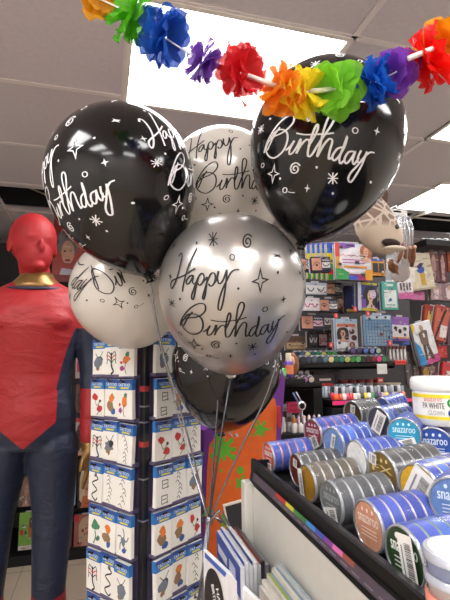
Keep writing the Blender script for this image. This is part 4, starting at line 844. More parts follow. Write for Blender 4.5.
# white tub
tb = onZ(448, 423, 1.3-.1115); tp = Vector((tb.x, tb.y, 1.3-.1115)); rT = .0555
t_ = empty('face_paint_tub', tp, 'large white tub of clown white make-up with yellow banded label', 'make-up tub')
m = MB(); m.lathe([(rT*.88, 0), (rT*.93, .003), (rT*.955, .01), (rT*.955, .047), (rT*.93, .051)], mat('#eeeeec', .25, coat=.6, var=.02), 48); m.build('jar', t_)
m = MB(); m.lathe([(rT*.955, .049), (rT*1.0, .051), (rT*1.0, .060), (rT*.99, .066), (rT*.95, .069), (rT*.9, .070), (0, .070)], mat('#f2f2f0', .25, coat=.6, var=.02), 48, caps=False); m.build('lid', t_)
m = MB(); rl = rT*.958
def cyl_patch(a0, a1, z0_, z1_, m_, e_=0, n=24):
    vs = []; 
    for k in range(n+1): a = a0+(a1-a0)*k/n; vs += [((rl+e_)*math.sin(a), -(rl+e_)*math.cos(a), z0_), ((rl+e_)*math.sin(a), -(rl+e_)*math.cos(a), z1_)]
    m.add(vs, [[2*k, 2*k+2, 2*k+3, 2*k+1] for k in range(n)], m_, True)
def cyl_text(st, a, z, wd, ht, m_, e_):
    vs, fs, tw, th = textgeo(st)
    m.add([((rl+e_)*math.sin(a+x*wd/tw/rl), -(rl+e_)*math.cos(a+x*wd/tw/rl), z+y*ht/th) for x, y in vs], fs, m_)
cyl_patch(-1.3, 1.6, .009, .0465, mat('#eceae6', .4), .0002, 40)
Y_ = mat('#e6cf2c', .4); cyl_patch(-1.3, 1.6, .0405, .0455, Y_, .0006, 40); cyl_patch(-1.3, 1.6, .010, .0145, Y_, .0006, 40)
a0 = -.35-math.atan2(tp.x, tp.y)*0
for i, (ch, cc) in enumerate(zip('snazaroo', ['#d84c3c', '#d8803c', '#e04c8c', '#c83c60', '#e07c3c', '#d84c8c', '#d83c3c', '#e05c74'])): cyl_text(ch, -.62+i*.068, .0380, .003, .0048, mat(cc, .4), .001)
for e_ in (.001, .0011): cyl_text('PA WHITE', -.38+(e_-.001)*20, .0295, .034, .0085, mat('#26242a', .4), e_)
cyl_text('CLOWN', -.30, .0195, .024, .0065, mat('#8c8a8c', .4), .001)
def badge(a, z, r, c):
    m.add([((rl+.0012)*math.sin(a+r*math.cos(t*PI/9)/rl), -(rl+.0012)*math.cos(a+r*math.cos(t*PI/9)/rl), z+r*math.sin(t*PI/9)) for t in range(18)], [list(range(18))], mat(c, .4))
badge(.13, .034, .0062, '#2c7a3c'); badge(.13, .034, .0062*.0+.003, '#8cd070'); badge(.14, .0195, .0062, '#2c4c9c')
lb = m.build('label', t_); lb.rotation_euler = (0, 0, -math.atan2(tp.x, tp.y)); lb.scale = (1, 1, 1)
for ch_ in (o_ for o_ in bpy.data.objects if o_.parent == t_): ch_.scale = (1, 1, 1.1)

# ================================================================== FOIL BALLOON PACKETS by the counter
def slab(name, label, P, rz, w_, h_, t, base, dl, lean=0, group='packets in box beside counter', cat='packet'):
    m = MB(); m.box((0, 0, -h_/2), (w_, t, h_), mat(base, .3, coat=.4), None, .001); decals(m, dl, w_, h_, -t/2, None, -w_/2, -h_)
    return tag(m.build(name, None, M=TR(P, rz, lean)), label, cat, group)
rzp = math.radians(-91)
rb = random.Random(3); DIM[0] = .85
bxm = MB(); bxm.box((.195, .59, .42), (.13, .46, .84), mat('#bdb6ac', .6)); 
tag(bxm.build('packet_box', None), 'low pale bin under the packets beside white counter', 'bin')
zp = 1.3
specs = [('#2c48a8', '#dfe2ea', 'dark blue and white'), ('#3858b8', '#dcdce4', 'blue and white'), ('#4a3c8c', '#e2e2e8', 'violet blue and white'), ('#2848a0', '#e8e8ea', 'royal blue and white'), ('#20242c', '#c8ccd0', 'black and pale grey'), ('#a83828', '#3c3438', 'red and dark grey'), ('#4054a8', '#8c8c9c', 'blue and grey')]
for k, (hc, bc, nm) in enumerate(specs):
    x = .219+.0078*k; P = Vector((x-.01, .745+.004*k, zp-.305-.002*k+.006*(k % 2)))
    slab('foil_balloon_packet', f'{nm} topped packet in far half of the packet row, {ordn[k]} from left', P, rzp, .15, .22, .007, bc, [('r', 0, .8, 1, 1, hc), ('r', .08, .86, .5, .92, '#dfe4f0'), ('r', .6, .84, .85, .95, '#b8c4e8')])
sp2 = [('#e2ded6', 'cream'), ('#d8d2c6', 'ivory'), ('#c9c4bc', 'grey white'), ('#9cae3c', 'lime green'), ('#8fa8bc', 'pale blue'), ('#e0dccc', 'off-white'), ('#7c9cb8', 'steel blue'), ('#a8c0cc', 'light blue')]
for k, (c_, nm) in enumerate(sp2):
    x = .231+.0054*k; P = Vector((x-.01, .50+.004*k, zp-.315+.004*(k % 2)+.0015*k))
    slab('card_packet', f'{nm} packet edge in near half of packet row, {ordn[k]} from left', P, rzp, .27, .2, .0048, c_, [('r', 0, .9, 1, 1, ['#b8b0a4', '#f0ece4'][k % 2]), ('r', .1, .3, .9, .8, '#b8bcc4')])
DIM[0] = 1.0
PA, PB_ = onZ(205, 549, .968), onZ(262, 603, .968); P = (PA+PB_)/2; PD = PB_-PA
fp = slab('foil_balloon_packet', 'white packet with black oval and red lettering in front of the packet row', P, math.atan2(PD.y, PD.x), PD.length, .2, .006, '#e4e4e6', [], 0)
m = MB(); t = .006
vs2 = [(-.052+.042*math.cos(a*PI/16), -.073+.058*math.sin(a*PI/16)) for a in range(32)]
flat(m, vs2, -t/2-.001, mat('#17171b', .4)); 
flat(m, [(-.09, -.010), (-.01, -.010), (-.005, -.002), (-.09, -.002)], -t/2-.001, mat('#3c5cb0', .4))
for k, (st, cc, sz) in enumerate([('HAPPY', '#e8e8ea', .034), ('BIRTHDAY', '#e8e8ea', .038)]): text(m, st, -.030-.018*k, -.058-.004*k, sz*1.25, .011, -t/2-.0016, mat(cc, .4), rot=-1.15, bold=1)
for k in range(4): flat(m, [(-.070+.012*k+.0025*math.cos(j*PI/4), -.095-.006*(k % 2)+.006*math.sin(j*PI/4)) for j in range(8)], -t/2-.0016, mat(['#e0642c', '#5ca0d8', '#e0c43c', '#d84c5c'][k], .4))
text(m, 'Foil Balloon', .045, -.085, .085, .018, -t/2-.001, mat('#d02c4c', .4), rot=-.7, bold=1)
stroke(m, [(.01, -.05), (.02, -.035), (.03, -.045), (.045, -.05), (.03, -.055), (.015, -.06)], .002, -t/2-.001, mat('#303848', .4))
for k in range(16): cx, cz = rb.uniform(-.0, .06), rb.uniform(-.15, -.02); flat(m, [(cx-.0014, cz), (cx, cz-.0014), (cx+.0014, cz), (cx, cz+.0014)], -t/2-.001, mat(['#d83c4c', '#3ca85c', '#3c5cc8'][k % 3], .4))
m.build('print', fp)

# ================================================================== MANNEQUIN
MP = W(33, 355, 1.6); MP = Vector((MP.x, MP.y, 0)); mrz = math.radians(-3)
S_ = .0036
def mz(py): return 1.3+(357-py)*S_
def remesh(mb, vox, name, parent, m, smooth_it=6):
    me = bpy.data.meshes.new('tmp'); me.from_pydata([tuple(v) for v in mb.v], [], mb.f); o = bpy.data.objects.new('tmp', me); COL.objects.link(o)
    r = o.modifiers.new('r', 'REMESH'); r.mode = 'VOXEL'; r.voxel_size = vox; r.use_smooth_shade = True
    s = o.modifiers.new('s', 'SMOOTH'); s.iterations = smooth_it; s.factor = .5
    dg = bpy.context.evaluated_depsgraph_get(); nm = bpy.data.meshes.new_from_object(o.evaluated_get(dg)); nm.name = name
    bpy.data.objects.remove(o); bpy.data.meshes.remove(me)
    nm.materials.clear(); nm.materials.append(m)
    nm.polygons.foreach_set('material_index', [0]*len(nm.polygons))
    for p_ in nm.polygons: p_.use_smooth = True
    q_ = bpy.data.objects.new(name, nm); COL.objects.link(q_); q_.parent = parent; return q_
def limb(mb, pts, rs, m, seg=14):
    n_ = 5; P, R_ = [], []
    for i in range(len(pts)-1):
        for k in range(n_): t = k/n_; P.append(Vector(pts[i]).lerp(Vector(pts[i+1]), t)); R_.append(rs[i]+(rs[i+1]-rs[i])*t)
    P.append(Vector(pts[-1])); R_.append(rs[-1]); mb.tube(P, R_, m, seg)
    mb.ellip(P[0], (rs[0],)*3, m, u=14, v=8); mb.ellip(P[-1], (rs[-1],)*3, m, u=14, v=8)
DUM = mat('#808080')
def torso(mb, f):
    def ring(z, a, d, y=0, x=0): return ((x, y, z), (a+f, 0, 0), (0, d+f, 0))
    loftrings(mb, [ring(mz(440), .118, .088), ring(mz(425), .148, .104, .004), ring(mz(408), .150, .106, .004), ring(mz(388), .132, .095, 0), ring(mz(370), .128, .09, 0), ring(mz(345), .142, .1, -.004), ring(mz(322), .160, .11, -.008),
                   ring(mz(305), .170, .105, -.004), ring(mz(293), .165, .085, 0), ring(mz(285), .125, .065, .004), ring(mz(278), .075, .055, .006), ring(mz(272), .056, .052, .006)], DUM, 28)
    for s in (-1, 1): mb.ellip((s*.066, -.072, mz(318)), (.07+f*.5, .045+f*.5, .05), DUM)   # chest
ARM = {1: [(.172, .0, mz(297)), (.198, .01, mz(350)), (.205, .0, mz(372)), (.205, -.03, mz(432))], -1: [(-.172, .0, mz(297)), (-.205, .01, mz(350)), (-.212, .0, mz(372)), (-.215, -.03, mz(432))]}
LEG = {1: [(.078, .0, mz(440)), (.088, -.004, mz(500)), (.084, -.012, .54), (.086, .006, .40), (.088, .01, .09)], -1: [(-.082, .0, mz(440)), (-.104, -.004, mz(500)), (-.112, -.012, .54), (-.116, .006, .40), (-.12, .01, .09)]}
man = empty('costume_mannequin', Matrix.Translation(MP) @ rotz(mrz), 'mannequin in plain red and navy bodysuit with full red hood', 'mannequin')
SK = mat('#8a683a', .32, .55, var=.15, key='gold_skin')
def hand(mb, s):
    w_ = Vector(ARM[s][-1]); 
    limb(mb, [w_, w_+Vector((0, -.004, -.03))], [.024, .028], DUM)
    loftrings(mb, [(w_+Vector((0, -.004, -.02)), (.017, 0, 0), (0, .026, 0)), (w_+Vector((0, -.008, -.05)), (.017, 0, 0), (0, .038, 0)), (w_+Vector((-.002*s, -.012, -.085)), (.014, 0, 0), (0, .041, 0)), (w_+Vector((-.003*s, -.012, -.098)), (.010, 0, 0), (0, .036, 0))], DUM, 16)
    for k, (dy, ln) in enumerate([(-.042, .068), (-.022, .078), (.0, .072), (.02, .056)]):
        b0 = w_+Vector((-.002*s, dy, -.088)); limb(mb, [b0, b0+Vector((-.004*s, -.003, -ln*.5)), b0+Vector((-.014*s, -.001, -ln))], [.0098, .0088, .007], DUM, 10)
    b0 = w_+Vector((-.004*s, -.03, -.04)); limb(mb, [b0, b0+Vector((-.012*s, -.026, -.03)), b0+Vector((-.018*s, -.03, -.058))], [.013, .0105, .008], DUM, 10)
HC = Vector((-.012, -.012, mz(239)))
def headgeo(mb, f):
    hr = rotz(math.radians(28))
    T = Matrix.Translation(HC) @ hr
    mb.ellip((0, .012, .022), (.078+f, .092+f, .094+f), DUM, T, 24, 16)
    mb.ellip((0, -.018, -.045), (.056+f, .066+f, .066+f), DUM, T, 20, 12)
    mb.ellip((0, -.084-f, -.022), (.011, .014, .022), DUM, T)       # nose
    mb.ellip((0, -.064-f, .014), (.046, .015, .016), DUM, T)        # brow
    mb.ellip((0, -.07-f, -.062), (.022, .012, .010), DUM, T)       # mouth
    mb.ellip((0, -.064-f, -.09), (.022, .018, .014), DUM, T)       # chin
    for s in ((-1, 1) if f > 0 else ()): mb.ellip((s*(.076+f), .012, -.012), (.009, .018, .028), DUM, T)
    limb(mb, [HC+Vector((0, .02, -.05)), HC+Vector((.002, .018, -.09)), (-.0, .012, mz(274)-max(0, -f)*12)], [.054+f, .048+f, .05+f], DUM, 20)
mb = MB(); torso(mb, -.006); headgeo(mb, -.003)
for s in (-1, 1):
    limb(mb, ARM[s], [.045, .036, .033, .022], DUM); limb(mb, LEG[s], [.074, .056, .044, .048, .034], DUM, 18); hand(mb, s)
    limb(mb, [(LEG[s][-1][0], .03, .04), (LEG[s][-1][0], -.1, .03)], [.034, .026], DUM)
remesh(mb, .0055, 'body', man, SK, 3)
# suit with procedural colour areas
def suitmat():
    m = bpy.data.materials.new('suit_cloth'); m.use_nodes = True; nt = m.node_tree; b = nt.nodes['Principled BSDF']; L = nt.links
    tc = nt.nodes.new('ShaderNodeTexCoord'); sp = nt.nodes.new('ShaderNodeSeparateXYZ'); L.new(tc.outputs['Object'], sp.inputs[0])
    def M_(op, a, b_=None):
        n_ = nt.nodes.new('ShaderNodeMath'); n_.operation = op
        for i, v in enumerate((a, b_)):
            if v is None: continue
            if isinstance(v, (int, float)): n_.inputs[i].default_value = v
            else: L.new(v, n_.inputs[i])
        return n_.outputs[0]
    X = M_('ABSOLUTE', sp.outputs['X']); Z = sp.outputs['Z']
    lt = lambda a, c: M_('LESS_THAN', a, c); gt = lambda a, c: M_('GREATER_THAN', a, c); AND = lambda a, c: M_('MULTIPLY', a, c); OR = lambda a, c: M_('MAXIMUM', a, c)
    a = M_('ADD', .092, M_('MULTIPLY', M_('POWER', M_('MAXIMUM', M_('SUBTRACT', Z, 1.18), 0), 1.5), .5))
    side = AND(AND(gt(X, a), lt(Z, 1.415)), gt(Z, 1.20))
    side2 = AND(AND(gt(X, .098), lt(Z, 1.21)), lt(X, .168))
    legs = AND(lt(Z, M_('ADD', 1.01, M_('MULTIPLY', X, .85))), lt(X, .172))
    boots = lt(Z, M_('ADD', .54, M_('MULTIPLY', sp.outputs['Y'], .3)))
    col = AND(OR(OR(side, side2), legs), M_('SUBTRACT', 1, boots))
    nz = nt.nodes.new('ShaderNodeTexNoise'); nz.inputs['Scale'].default_value = 9; nz.inputs['Detail'].default_value = 4; nz.inputs['Distortion'].default_value = .8
    mp = nt.nodes.new('ShaderNodeMapping'); mp.inputs['Scale'].default_value = (1, 1, 1.8); L.new(tc.outputs['Object'], mp.inputs[0]); L.new(mp.outputs[0], nz.inputs['Vector'])
    mx = nt.nodes.new('ShaderNodeMix'); mx.data_type = 'RGBA'; mx.inputs[6].default_value = (*lin('#940c14'), 1); mx.inputs[7].default_value = (*lin('#0e1a32'), 1)
    L.new(col, mx.inputs[0]); L.new(mx.outputs[2], b.inputs['Base Color'])
    b.inputs['Roughness'].default_value = .55; b.inputs['Sheen Weight'].default_value = .05
    bp = nt.nodes.new('ShaderNodeBump'); bp.inputs['Strength'].default_value = .6; bp.inputs['Distance'].default_value = .015; L.new(nz.outputs['Fac'], bp.inputs['Height']); L.new(bp.outputs['Normal'], b.inputs['Normal'])
    return m
mb = MB(); torso(mb, .006)
for s in (-1, 1):
    A = ARM[s]; limb(mb, A, [.056, .047, .043, .034], DUM, 16)
    limb(mb, LEG[s], [.090, .069, .055, .060, .046], DUM, 20)
    limb(mb, [(LEG[s][-1][0], .03, .05), (LEG[s][-1][0], -.11, .038)], [.044, .036], DUM)
for v_ in []: pass
su = remesh(mb, .0065, 'bodysuit', man, suitmat(), 6)
m = MB(); loftrings(m, [((0, .004, mz(286)), (.105, 0, .0), (0, .078, .0)), ((0, .005, mz(280)), (.088, 0, 0), (0, .070, 0)), ((0, .008, mz(273)), (.064, 0, 0), (0, .062, 0)), ((0, .012, mz(268)), (.054, 0, 0), (0, .054, 0))], SK, 28); m.build('gold_collar', man)
m = MB(); cpts = [(.108*math.cos(t*PI/14), .004+.081*math.sin(t*PI/14)-.0, mz(284.5)-.008*max(0, -math.sin(t*PI/14))) for t in range(29)]; m.tube(cpts, .0055, mat('#16233e', .5), 8); m.build('neck_trim', man)
mb = MB(); headgeo(mb, .004); hood = remesh(mb, .005, 'hood', man, mat('#9a0e16', .6, bump=.25, scale=14, var=.15), 5)
m = MB(); m.lathe([(.2, 0), (.2, .012), (.03, .02)], mat('#a8a8ac', .25, .9), 32); m.build('stand_base', man)

# ================================================================== BALLOONS
def prof(z):    # radius for z in -1.36..1 (unit balloon)
    if z >= 0: return math.sqrt(max(0, 1-z*z))
    t = -z/1.36; return max(0, (1-t**2.0))**.68
def T1(px, py): return ((px-232)/74*.93, (288-py)/74*.93)
def trc(lst, ox, oy, s): return [T1(ox+a/s, oy+b/s) for a, b in lst]
ha = lambda l: trc(l, 165, 245, 5.625); bi = lambda l: trc(l, 180, 290, 4.09); dc = lambda l: trc(l, 150, 200, 2.8125)
STK = [ha(l) for l in [
 [(72, 95), (85, 78), (95, 88), (90, 125), (80, 170), (65, 215), (48, 250), (39, 240), (45, 214), (75, 190), (115, 165), (150, 140), (180, 120)],
 [(182, 35), (160, 75), (140, 120), (125, 170), (115, 215), (112, 243)],
 [(168, 150), (150, 160), (135, 180), (134, 198), (146, 195), (160, 175), (172, 152), (168, 180), (178, 190), (190, 175), (202, 152)],
 [(202, 148), (192, 185), (183, 225), (175, 262), (166, 266), (164, 248), (175, 215), (190, 175), (205, 145), (222, 135), (231, 150), (222, 175), (206, 190), (196, 180)],
 [(222, 175), (238, 158), (248, 148), (242, 195), (238, 230), (230, 255), (224, 245), (235, 205), (250, 160), (268, 130), (285, 128), (290, 150), (280, 176), (264, 186), (255, 175)],
 [(280, 176), (298, 150), (306, 115), (300, 140), (308, 170), (325, 160), (340, 130), (348, 108), (346, 150), (340, 200), (330, 260), (318, 300), (306, 296), (308, 260), (322, 210), (345, 160), (370, 120), (390, 108), (412, 108)]]]
STK += [bi(l) for l in [
 [(8, 146), (14, 115), (30, 80), (55, 45), (85, 22), (108, 20), (112, 42), (95, 66), (70, 82), (40, 92)],
 [(62, 60), (42, 90), (30, 120), (22, 138)],
 [(28, 98), (45, 75), (72, 68), (95, 80), (102, 108), (92, 142), (62, 165), (35, 160), (17, 140), (18, 118), (30, 100), (48, 90)],
 [(102, 140), (118, 125), (130, 106), (118, 135), (120, 152), (133, 145), (145, 122), (152, 100), (154, 112), (146, 148), (155, 125), (168, 105), (178, 98), (186, 103), (190, 120)],
 [(132, 80), (165, 83), (205, 78), (240, 72), (268, 64)],
 [(186, 120), (200, 90), (208, 60), (204, 44), (196, 60), (190, 100), (188, 130), (192, 152), (205, 146), (218, 115)],
 [(214, 125), (232, 85), (252, 42), (258, 14), (247, 4), (236, 20), (230, 60), (228, 110), (225, 150), (240, 110), (256, 86), (268, 92), (266, 125), (268, 150), (280, 142)],
 [(306, 104), (290, 114), (279, 140), (288, 152), (302, 135), (314, 100), (316, 65), (310, 105), (305, 140), (312, 157), (326, 140)],
 [(350, 108), (332, 115), (323, 140), (333, 152), (347, 130), (355, 106), (352, 135), (360, 148), (372, 122)],
 [(374, 98), (368, 125), (376, 140), (390, 115), (395, 96), (388, 140), (375, 180), (362, 206), (351, 200), (355, 178), (372, 150), (390, 115), (406, 95), (422, 91)]]]
def star4(cx, cy, r, inner=.25, rot=0):
    o = []
    for k in range(8):
        a = rot+k*PI/4; rr = r*(1.0 if k % 4 == 0 else .8 if k % 2 == 0 else inner); o.append((cx+rr*math.sin(a), cy+rr*math.cos(a)))
    return o
DOT = [(130, 135), (246, 222), (352, 198), (91, 270), (243, 380), (382, 380), (295, 430), (150, 415)]
OUT = [(303, 208, 31), (128, 404, 25)]; FIL = [(368, 267, 11), (228, 430, 10), (58, 225, 9), (350, 85, 9), (153, 67, 8), (48, 163, 8)]
AST = [(178, 122, 16), (288, 397, 16), (66, 292, 13), (289, 48, 9)]; SWI = [(233, 78, 14), (270, 125, 15), (188, 390, 15)]; CIR = [(286, 90, 5.5), (230, 154, 6), (317, 281, 6.5), (90, 383, 5), (168, 441, 6)]
def make_balloon(M_, R, skin, ink, phase, shift, copies=3, aspect=1.0, lw=.018, name='balloon'):
    mb = MB(); seg = 56; pr = []
    zs_ = [1-(1-math.cos(k*PI/2/18)) for k in range(18)]
    zs_ = [math.sin(PI/2-k*PI/2/18) for k in range(18)]+[-1.36*k/30 for k in range(0, 30)]
    rs_ = [(prof(z)*R, z*R*aspect) for z in zs_]; rs_[0] = (0.0001, R*aspect)
    rs_ += [(.014, -1.34*R*aspect), (.008, -1.38*R*aspect), (.0065, -1.42*R*aspect), (.0085, -1.445*R*aspect), (.011, -1.455*R*aspect)]
    rs_ = [q for q in rs_ if not (q[1] < -1.3*R*aspect and q[0] > .05)]
    rs_ = [(max(r, .010) if z < -R and z > -1.35*R*aspect else r, z) for r, z in rs_]
    mb.lathe([(r, z) for r, z in rs_][::-1], skin, seg, caps=False)
    def mp(u, z, th0, e=.0012):   # u arc in units of R at the level z
        z = max(-1.1, min(.97, z)); rho = max(prof(z), .25); th = th0+u/rho; r_ = prof(z)*R+e*.6
        return Vector((r_*math.sin(th), -r_*math.cos(th), z*R*aspect+ (e*.6 if z > .5 else 0)))
    def conv(p): # traced orthographic point to (arc, z)
        u, v = p; rho = max(prof(max(-1.1, min(.97, v))), .3); return (rho*math.asin(max(-.98, min(.98, u/rho))), v)
    def rib(pts, th0, wd, closed=False, n=5, taper=False):
        pp = [conv(p) for p in pts]; pp = [(a, b+shift) for a, b in pp]
        if closed: pp = pp+[pp[0]]
        if max(b for a, b in pp) > .93: return
        s = spline(pp, n) if n > 1 else [Vector((a, b, 0)) for a, b in pp]; L = len(s); vs = []
        for i, p in enumerate(s):
            t = s[min(i+1, L-1)]-s[max(i-1, 0)]
            t = t.normalized() if t.length > 1e-9 else Vector((1, 0, 0)); w_ = wd*(.5+.5*abs(t.y)*.9)
            if taper: w_ *= max(.1, math.sin(PI*i/(L-1)))
            q = Vector((-t.y, t.x, 0))*w_*.62; vs += [mp(p.x+q.x, p.y+q.y, th0), mp(p.x-q.x, p.y-q.y, th0)]
        mb.add(vs, [[2*i, 2*i+2, 2*i+3, 2*i+1] for i in range(L-1)], ink, True)
    def fill(pts, th0):
        c = conv((sum(p[0] for p in pts)/len(pts), sum(p[1] for p in pts)/len(pts))); pp = [conv(p) for p in pts]
        if c[1]+shift > .9: return
        vs = [mp(c[0], c[1]+shift, th0)]+[mp(a, b+shift, th0) for a, b in pp]; n = len(pp)
        mb.add(vs, [[0, 1+(k+1) % n, 1+k] for k in range(n)], ink, True)
    k_ = .93/(2.8125*74)
    for c in range(copies):
        th0 = phase+c*2*PI/copies
        for s in STK: rib(s, th0, lw)
        for (x, y) in DOT: u, v = dc([(x, y)])[0]; fill([(u+3.2*k_*math.cos(t*PI/4), v+3.2*k_*math.sin(t*PI/4)) for t in range(8)], th0)
        for (x, y, r) in OUT:
            u, v = dc([(x, y)])[0]; P_ = star4(u, v, r*k_, .3); Q_ = star4(u, v, r*k_*.62, .3)
            for j in range(8 if v+shift < .7 else 0):
                a, b = P_[j], P_[(j+1) % 8]; c2, d2 = Q_[(j+1) % 8], Q_[j]
                pp = [conv(p) for p in (a, b, c2, d2)]; mb.add([mp(x_, y_+shift, th0) for x_, y_ in pp], [[0, 1, 2, 3]], ink, True)
        for (x, y, r) in FIL: u, v = dc([(x, y)])[0]; fill(star4(u, v, r*k_, .28), th0)
        for (x, y, r) in AST:
            u, v = dc([(x, y)])[0]
            for j in range(8): a = j*PI/4+.2; rr = r*k_*(1 if j % 2 else .8); rib([(u, v), (u+rr*.5*math.cos(a), v+rr*.5*math.sin(a)), (u+rr*math.cos(a), v+rr*math.sin(a))], th0, lw*.6, n=1)
        for (x, y, r) in SWI:
            u, v = dc([(x, y)])[0]; rib([(u+r*k_*(1-.85*t/13)*math.cos(.6+t*.85), v+r*k_*(1-.85*t/13)*math.sin(.6+t*.85)) for t in range(14)], th0, lw*.8, n=3)
        for (x, y, r) in CIR: u, v = dc([(x, y)])[0]; rib([(u+r*k_*math.cos(t*PI/5), v+r*k_*math.sin(t*PI/5)) for t in range(10)], th0, lw*.6, True, n=2)
        rib(dc([(178, 444), (187, 445), (197, 444)]), th0, lw*.6, n=2)
    o = mb.build('balloon', None, M=M_); return o
def balmat(hexc, rough, metal, coat, trans=0, spec=.5):
    m = bpy.data.materials.new('latex'); m.use_nodes = True; nt = m.node_tree; b = nt.nodes['Principled BSDF']
    nz = nt.nodes.new('ShaderNodeTexNoise'); nz.inputs['Scale'].default_value = 30; tc = nt.nodes.new('ShaderNodeTexCoord'); nt.links.new(tc.outputs['Object'], nz.inputs['Vector'])
    rp = nt.nodes.new('ShaderNodeMapRange'); rp.inputs[3].default_value = rough*.9; rp.inputs[4].default_value = rough*1.15
    nt.links.new(nz.outputs['Fac'], rp.inputs[0]); nt.links.new(rp.outputs[0], b.inputs['Roughness'])
    b.inputs['Base Color'].default_value = (*lin(hexc), 1); b.inputs['Metallic'].default_value = metal; b.inputs['Coat Weight'].default_value = coat; b.inputs['Coat Roughness'].default_value = .12; b.inputs['Specular IOR Level'].default_value = spec
    if trans:
        t = nt.nodes.new('ShaderNodeBsdfTranslucent'); t.inputs[0].default_value = (*lin(hexc), 1); mx = nt.nodes.new('ShaderNodeMixShader'); mx.inputs[0].default_value = trans
        nt.links.new(b.outputs[0], mx.inputs[1]); nt.links.new(t.outputs[0], mx.inputs[2]); nt.links.new(mx.outputs[0], nt.nodes['Material Output'].inputs[0])
    return m
BK = balmat('#100f10', .13, 0, .25, spec=.4); SV = balmat('#b5b1ad', .3, .72, .35); PW = balmat('#ded8d0', .25, .1, .6, .3)
WI = mat('#e8e8ea', .5, var=.02); BI = mat('#141416', .5, var=.02)
necks = []
def bal(label, c, d, Rpx, neck, dn, skin, ink, phase, shift, aspect=1.0, lw=.019):
    C_ = W(c[0], c[1], d); N_ = W(neck[0], neck[1], dn); ax = (C_-N_).normalized()
    a = -math.atan2(C_.x, C_.y); R3 = (Vector((0, 0, 1)).rotation_difference(ax)).to_matrix().to_4x4() @ rotz(a)
    R = Rpx*d/445; o = make_balloon(Matrix.Translation(C_) @ R3, R, skin, ink, math.radians(phase), shift, 3, aspect, lw)
    tag(o, label, 'balloon', 'happy birthday balloons'); necks.append(C_-ax*(1.45*R*aspect)); return o
bal('front silver balloon with black Happy Birthday lettering, lowest centre', (232, 287), .86, 73, (231, 376), .948, SV, BI, 0, .27)
bal('glossy black balloon with white lettering at upper left', (121, 180), .86, 73, (147, 270), .88, BK, WI, 70, .12, lw=.022)
bal('glossy black balloon with white lettering at upper right under garland', (326, 140), .83, 75, (301, 250), .85, BK, WI, 0, .03, 1.02, lw=.022)
bal('pearl white balloon behind, between the two upper black balloons', (223, 187), 1.06, 58, (226, 270), 1.09, PW, BI, 14, .36)
bal('pearl white balloon at left below the black one', (125, 290), 1.05, 54, (148, 335), 1.15, PW, BI, 26, 1.13, .97)
bal('black balloon lowest of all, mostly hidden behind the silver one', (227, 362), 1.12, 55, (222, 430), 1.16, BK, WI, 85, .9, lw=.022)

# ribbons to the knot
KN = W(209, 521, .93)
SRB = mat('#8e8e94', .22, .85, var=.2); DRB = mat('#5c5c62', .25, .8, var=.2)
def flatrib(mb, pts, wd, m, twist=0):
    P = []
    V3 = [Vector(p) for p in pts]
    for i in range(len(V3)-1):
        p0, p1, p2, p3 = V3[max(i-1, 0)], V3[i], V3[i+1], V3[min(i+2, len(V3)-1)]
        for k in range(12): t = k/12; P.append(.5*((2*p1)+(p2-p0)*t+(2*p0-5*p1+4*p2-p3)*t*t+(3*p1-p0-3*p2+p3)*t**3))
    P.append(V3[-1]); vs = []; n = len(P)
    for i, p in enumerate(P):
        t = (P[min(i+1, n-1)]-P[max(i-1, 0)]).normalized(); s = t.cross(Vector((math.sin(yaw+twist*i/n), math.cos(yaw+twist*i/n), 0))).normalized()*wd/2; b = t.cross(s).normalized()*.0003
        vs += [p+s+b, p-s+b, p-s-b, p+s-b]
    fs = []
    for i in range(n-1):
        for k in range(4): fs.append([4*i+k, 4*i+(k+1) % 4, 4*i+4+(k+1) % 4, 4*i+4+k])
    mb.add(vs, fs, m, True)
names = ['front silver balloon', 'upper left black balloon', 'upper right black balloon', 'rear white balloon', 'left white balloon', 'lowest black balloon']
mids = [[W(222, 430, .91)], [W(160, 340, .90), W(186, 430, .92)], [W(272, 380, .88), W(240, 450, .92)], [W(218, 400, 1.0)], [W(160, 345, 1.15), W(190, 460, 1.0)], [W(216, 470, 1.04)]]
for k, nk in enumerate(necks):
    m = MB(); sw = [.2, -.1, .3, 0, .15, -.2][k]
    flatrib(m, [nk]+mids[k]+[KN], .0042, SRB if k in (1, 2, 4) else DRB, 2.2*sw)
    m.tube([nk+Vector((.008*math.cos(t), .008*math.sin(t), .012)) for t in [j*PI/5 for j in range(11)]], .0022, DRB, 6)
    tag(m.build('ribbon', None), 'curling ribbon tied to '+names[k]+' and running down to knot', 'ribbon', 'balloon ribbons')
m = MB(); rnd = random.Random(6)
for k in range(7):
    a = rnd.uniform(-.012, .012); flatrib(m, [KN+Vector((0, .002*k-.006, .004)), W(206+rnd.uniform(-2, 2), 540, .91)+Vector((a*.3, 0, 0)), W(202+rnd.uniform(-3, 3), 575, .88), W(200+rnd.uniform(-3, 3), 605, .87), Vector((.13+a, .86, .6)), Vector((.13, .86, .07))], .005, SRB, rnd.uniform(-2, 2))
m.ellip(KN, (.008, .008, .010), SRB, bump=.3)
for k in range(3): flatrib(m, [KN+Vector((0, -.005, 0)), W(214+3*k, 517-3*k, .92), W(222+4*k, 523+2*k, .92)], .005, SRB, 3)
o = tag(m.build('ribbon_bundle', None), 'twisted bundle of silver ribbon ends below the knot', 'ribbon', 'balloon ribbons')
m = MB(); m.lathe([(.045, 0), (.05, .01), (.045, .06), (.012, .075)], mat('#b4b4ba', .3, .8), 24); tag(m.build('balloon_weight', None, Vector((.08, .86, 0.0))), 'silver balloon weight on the floor holding ribbons', 'balloon weight')
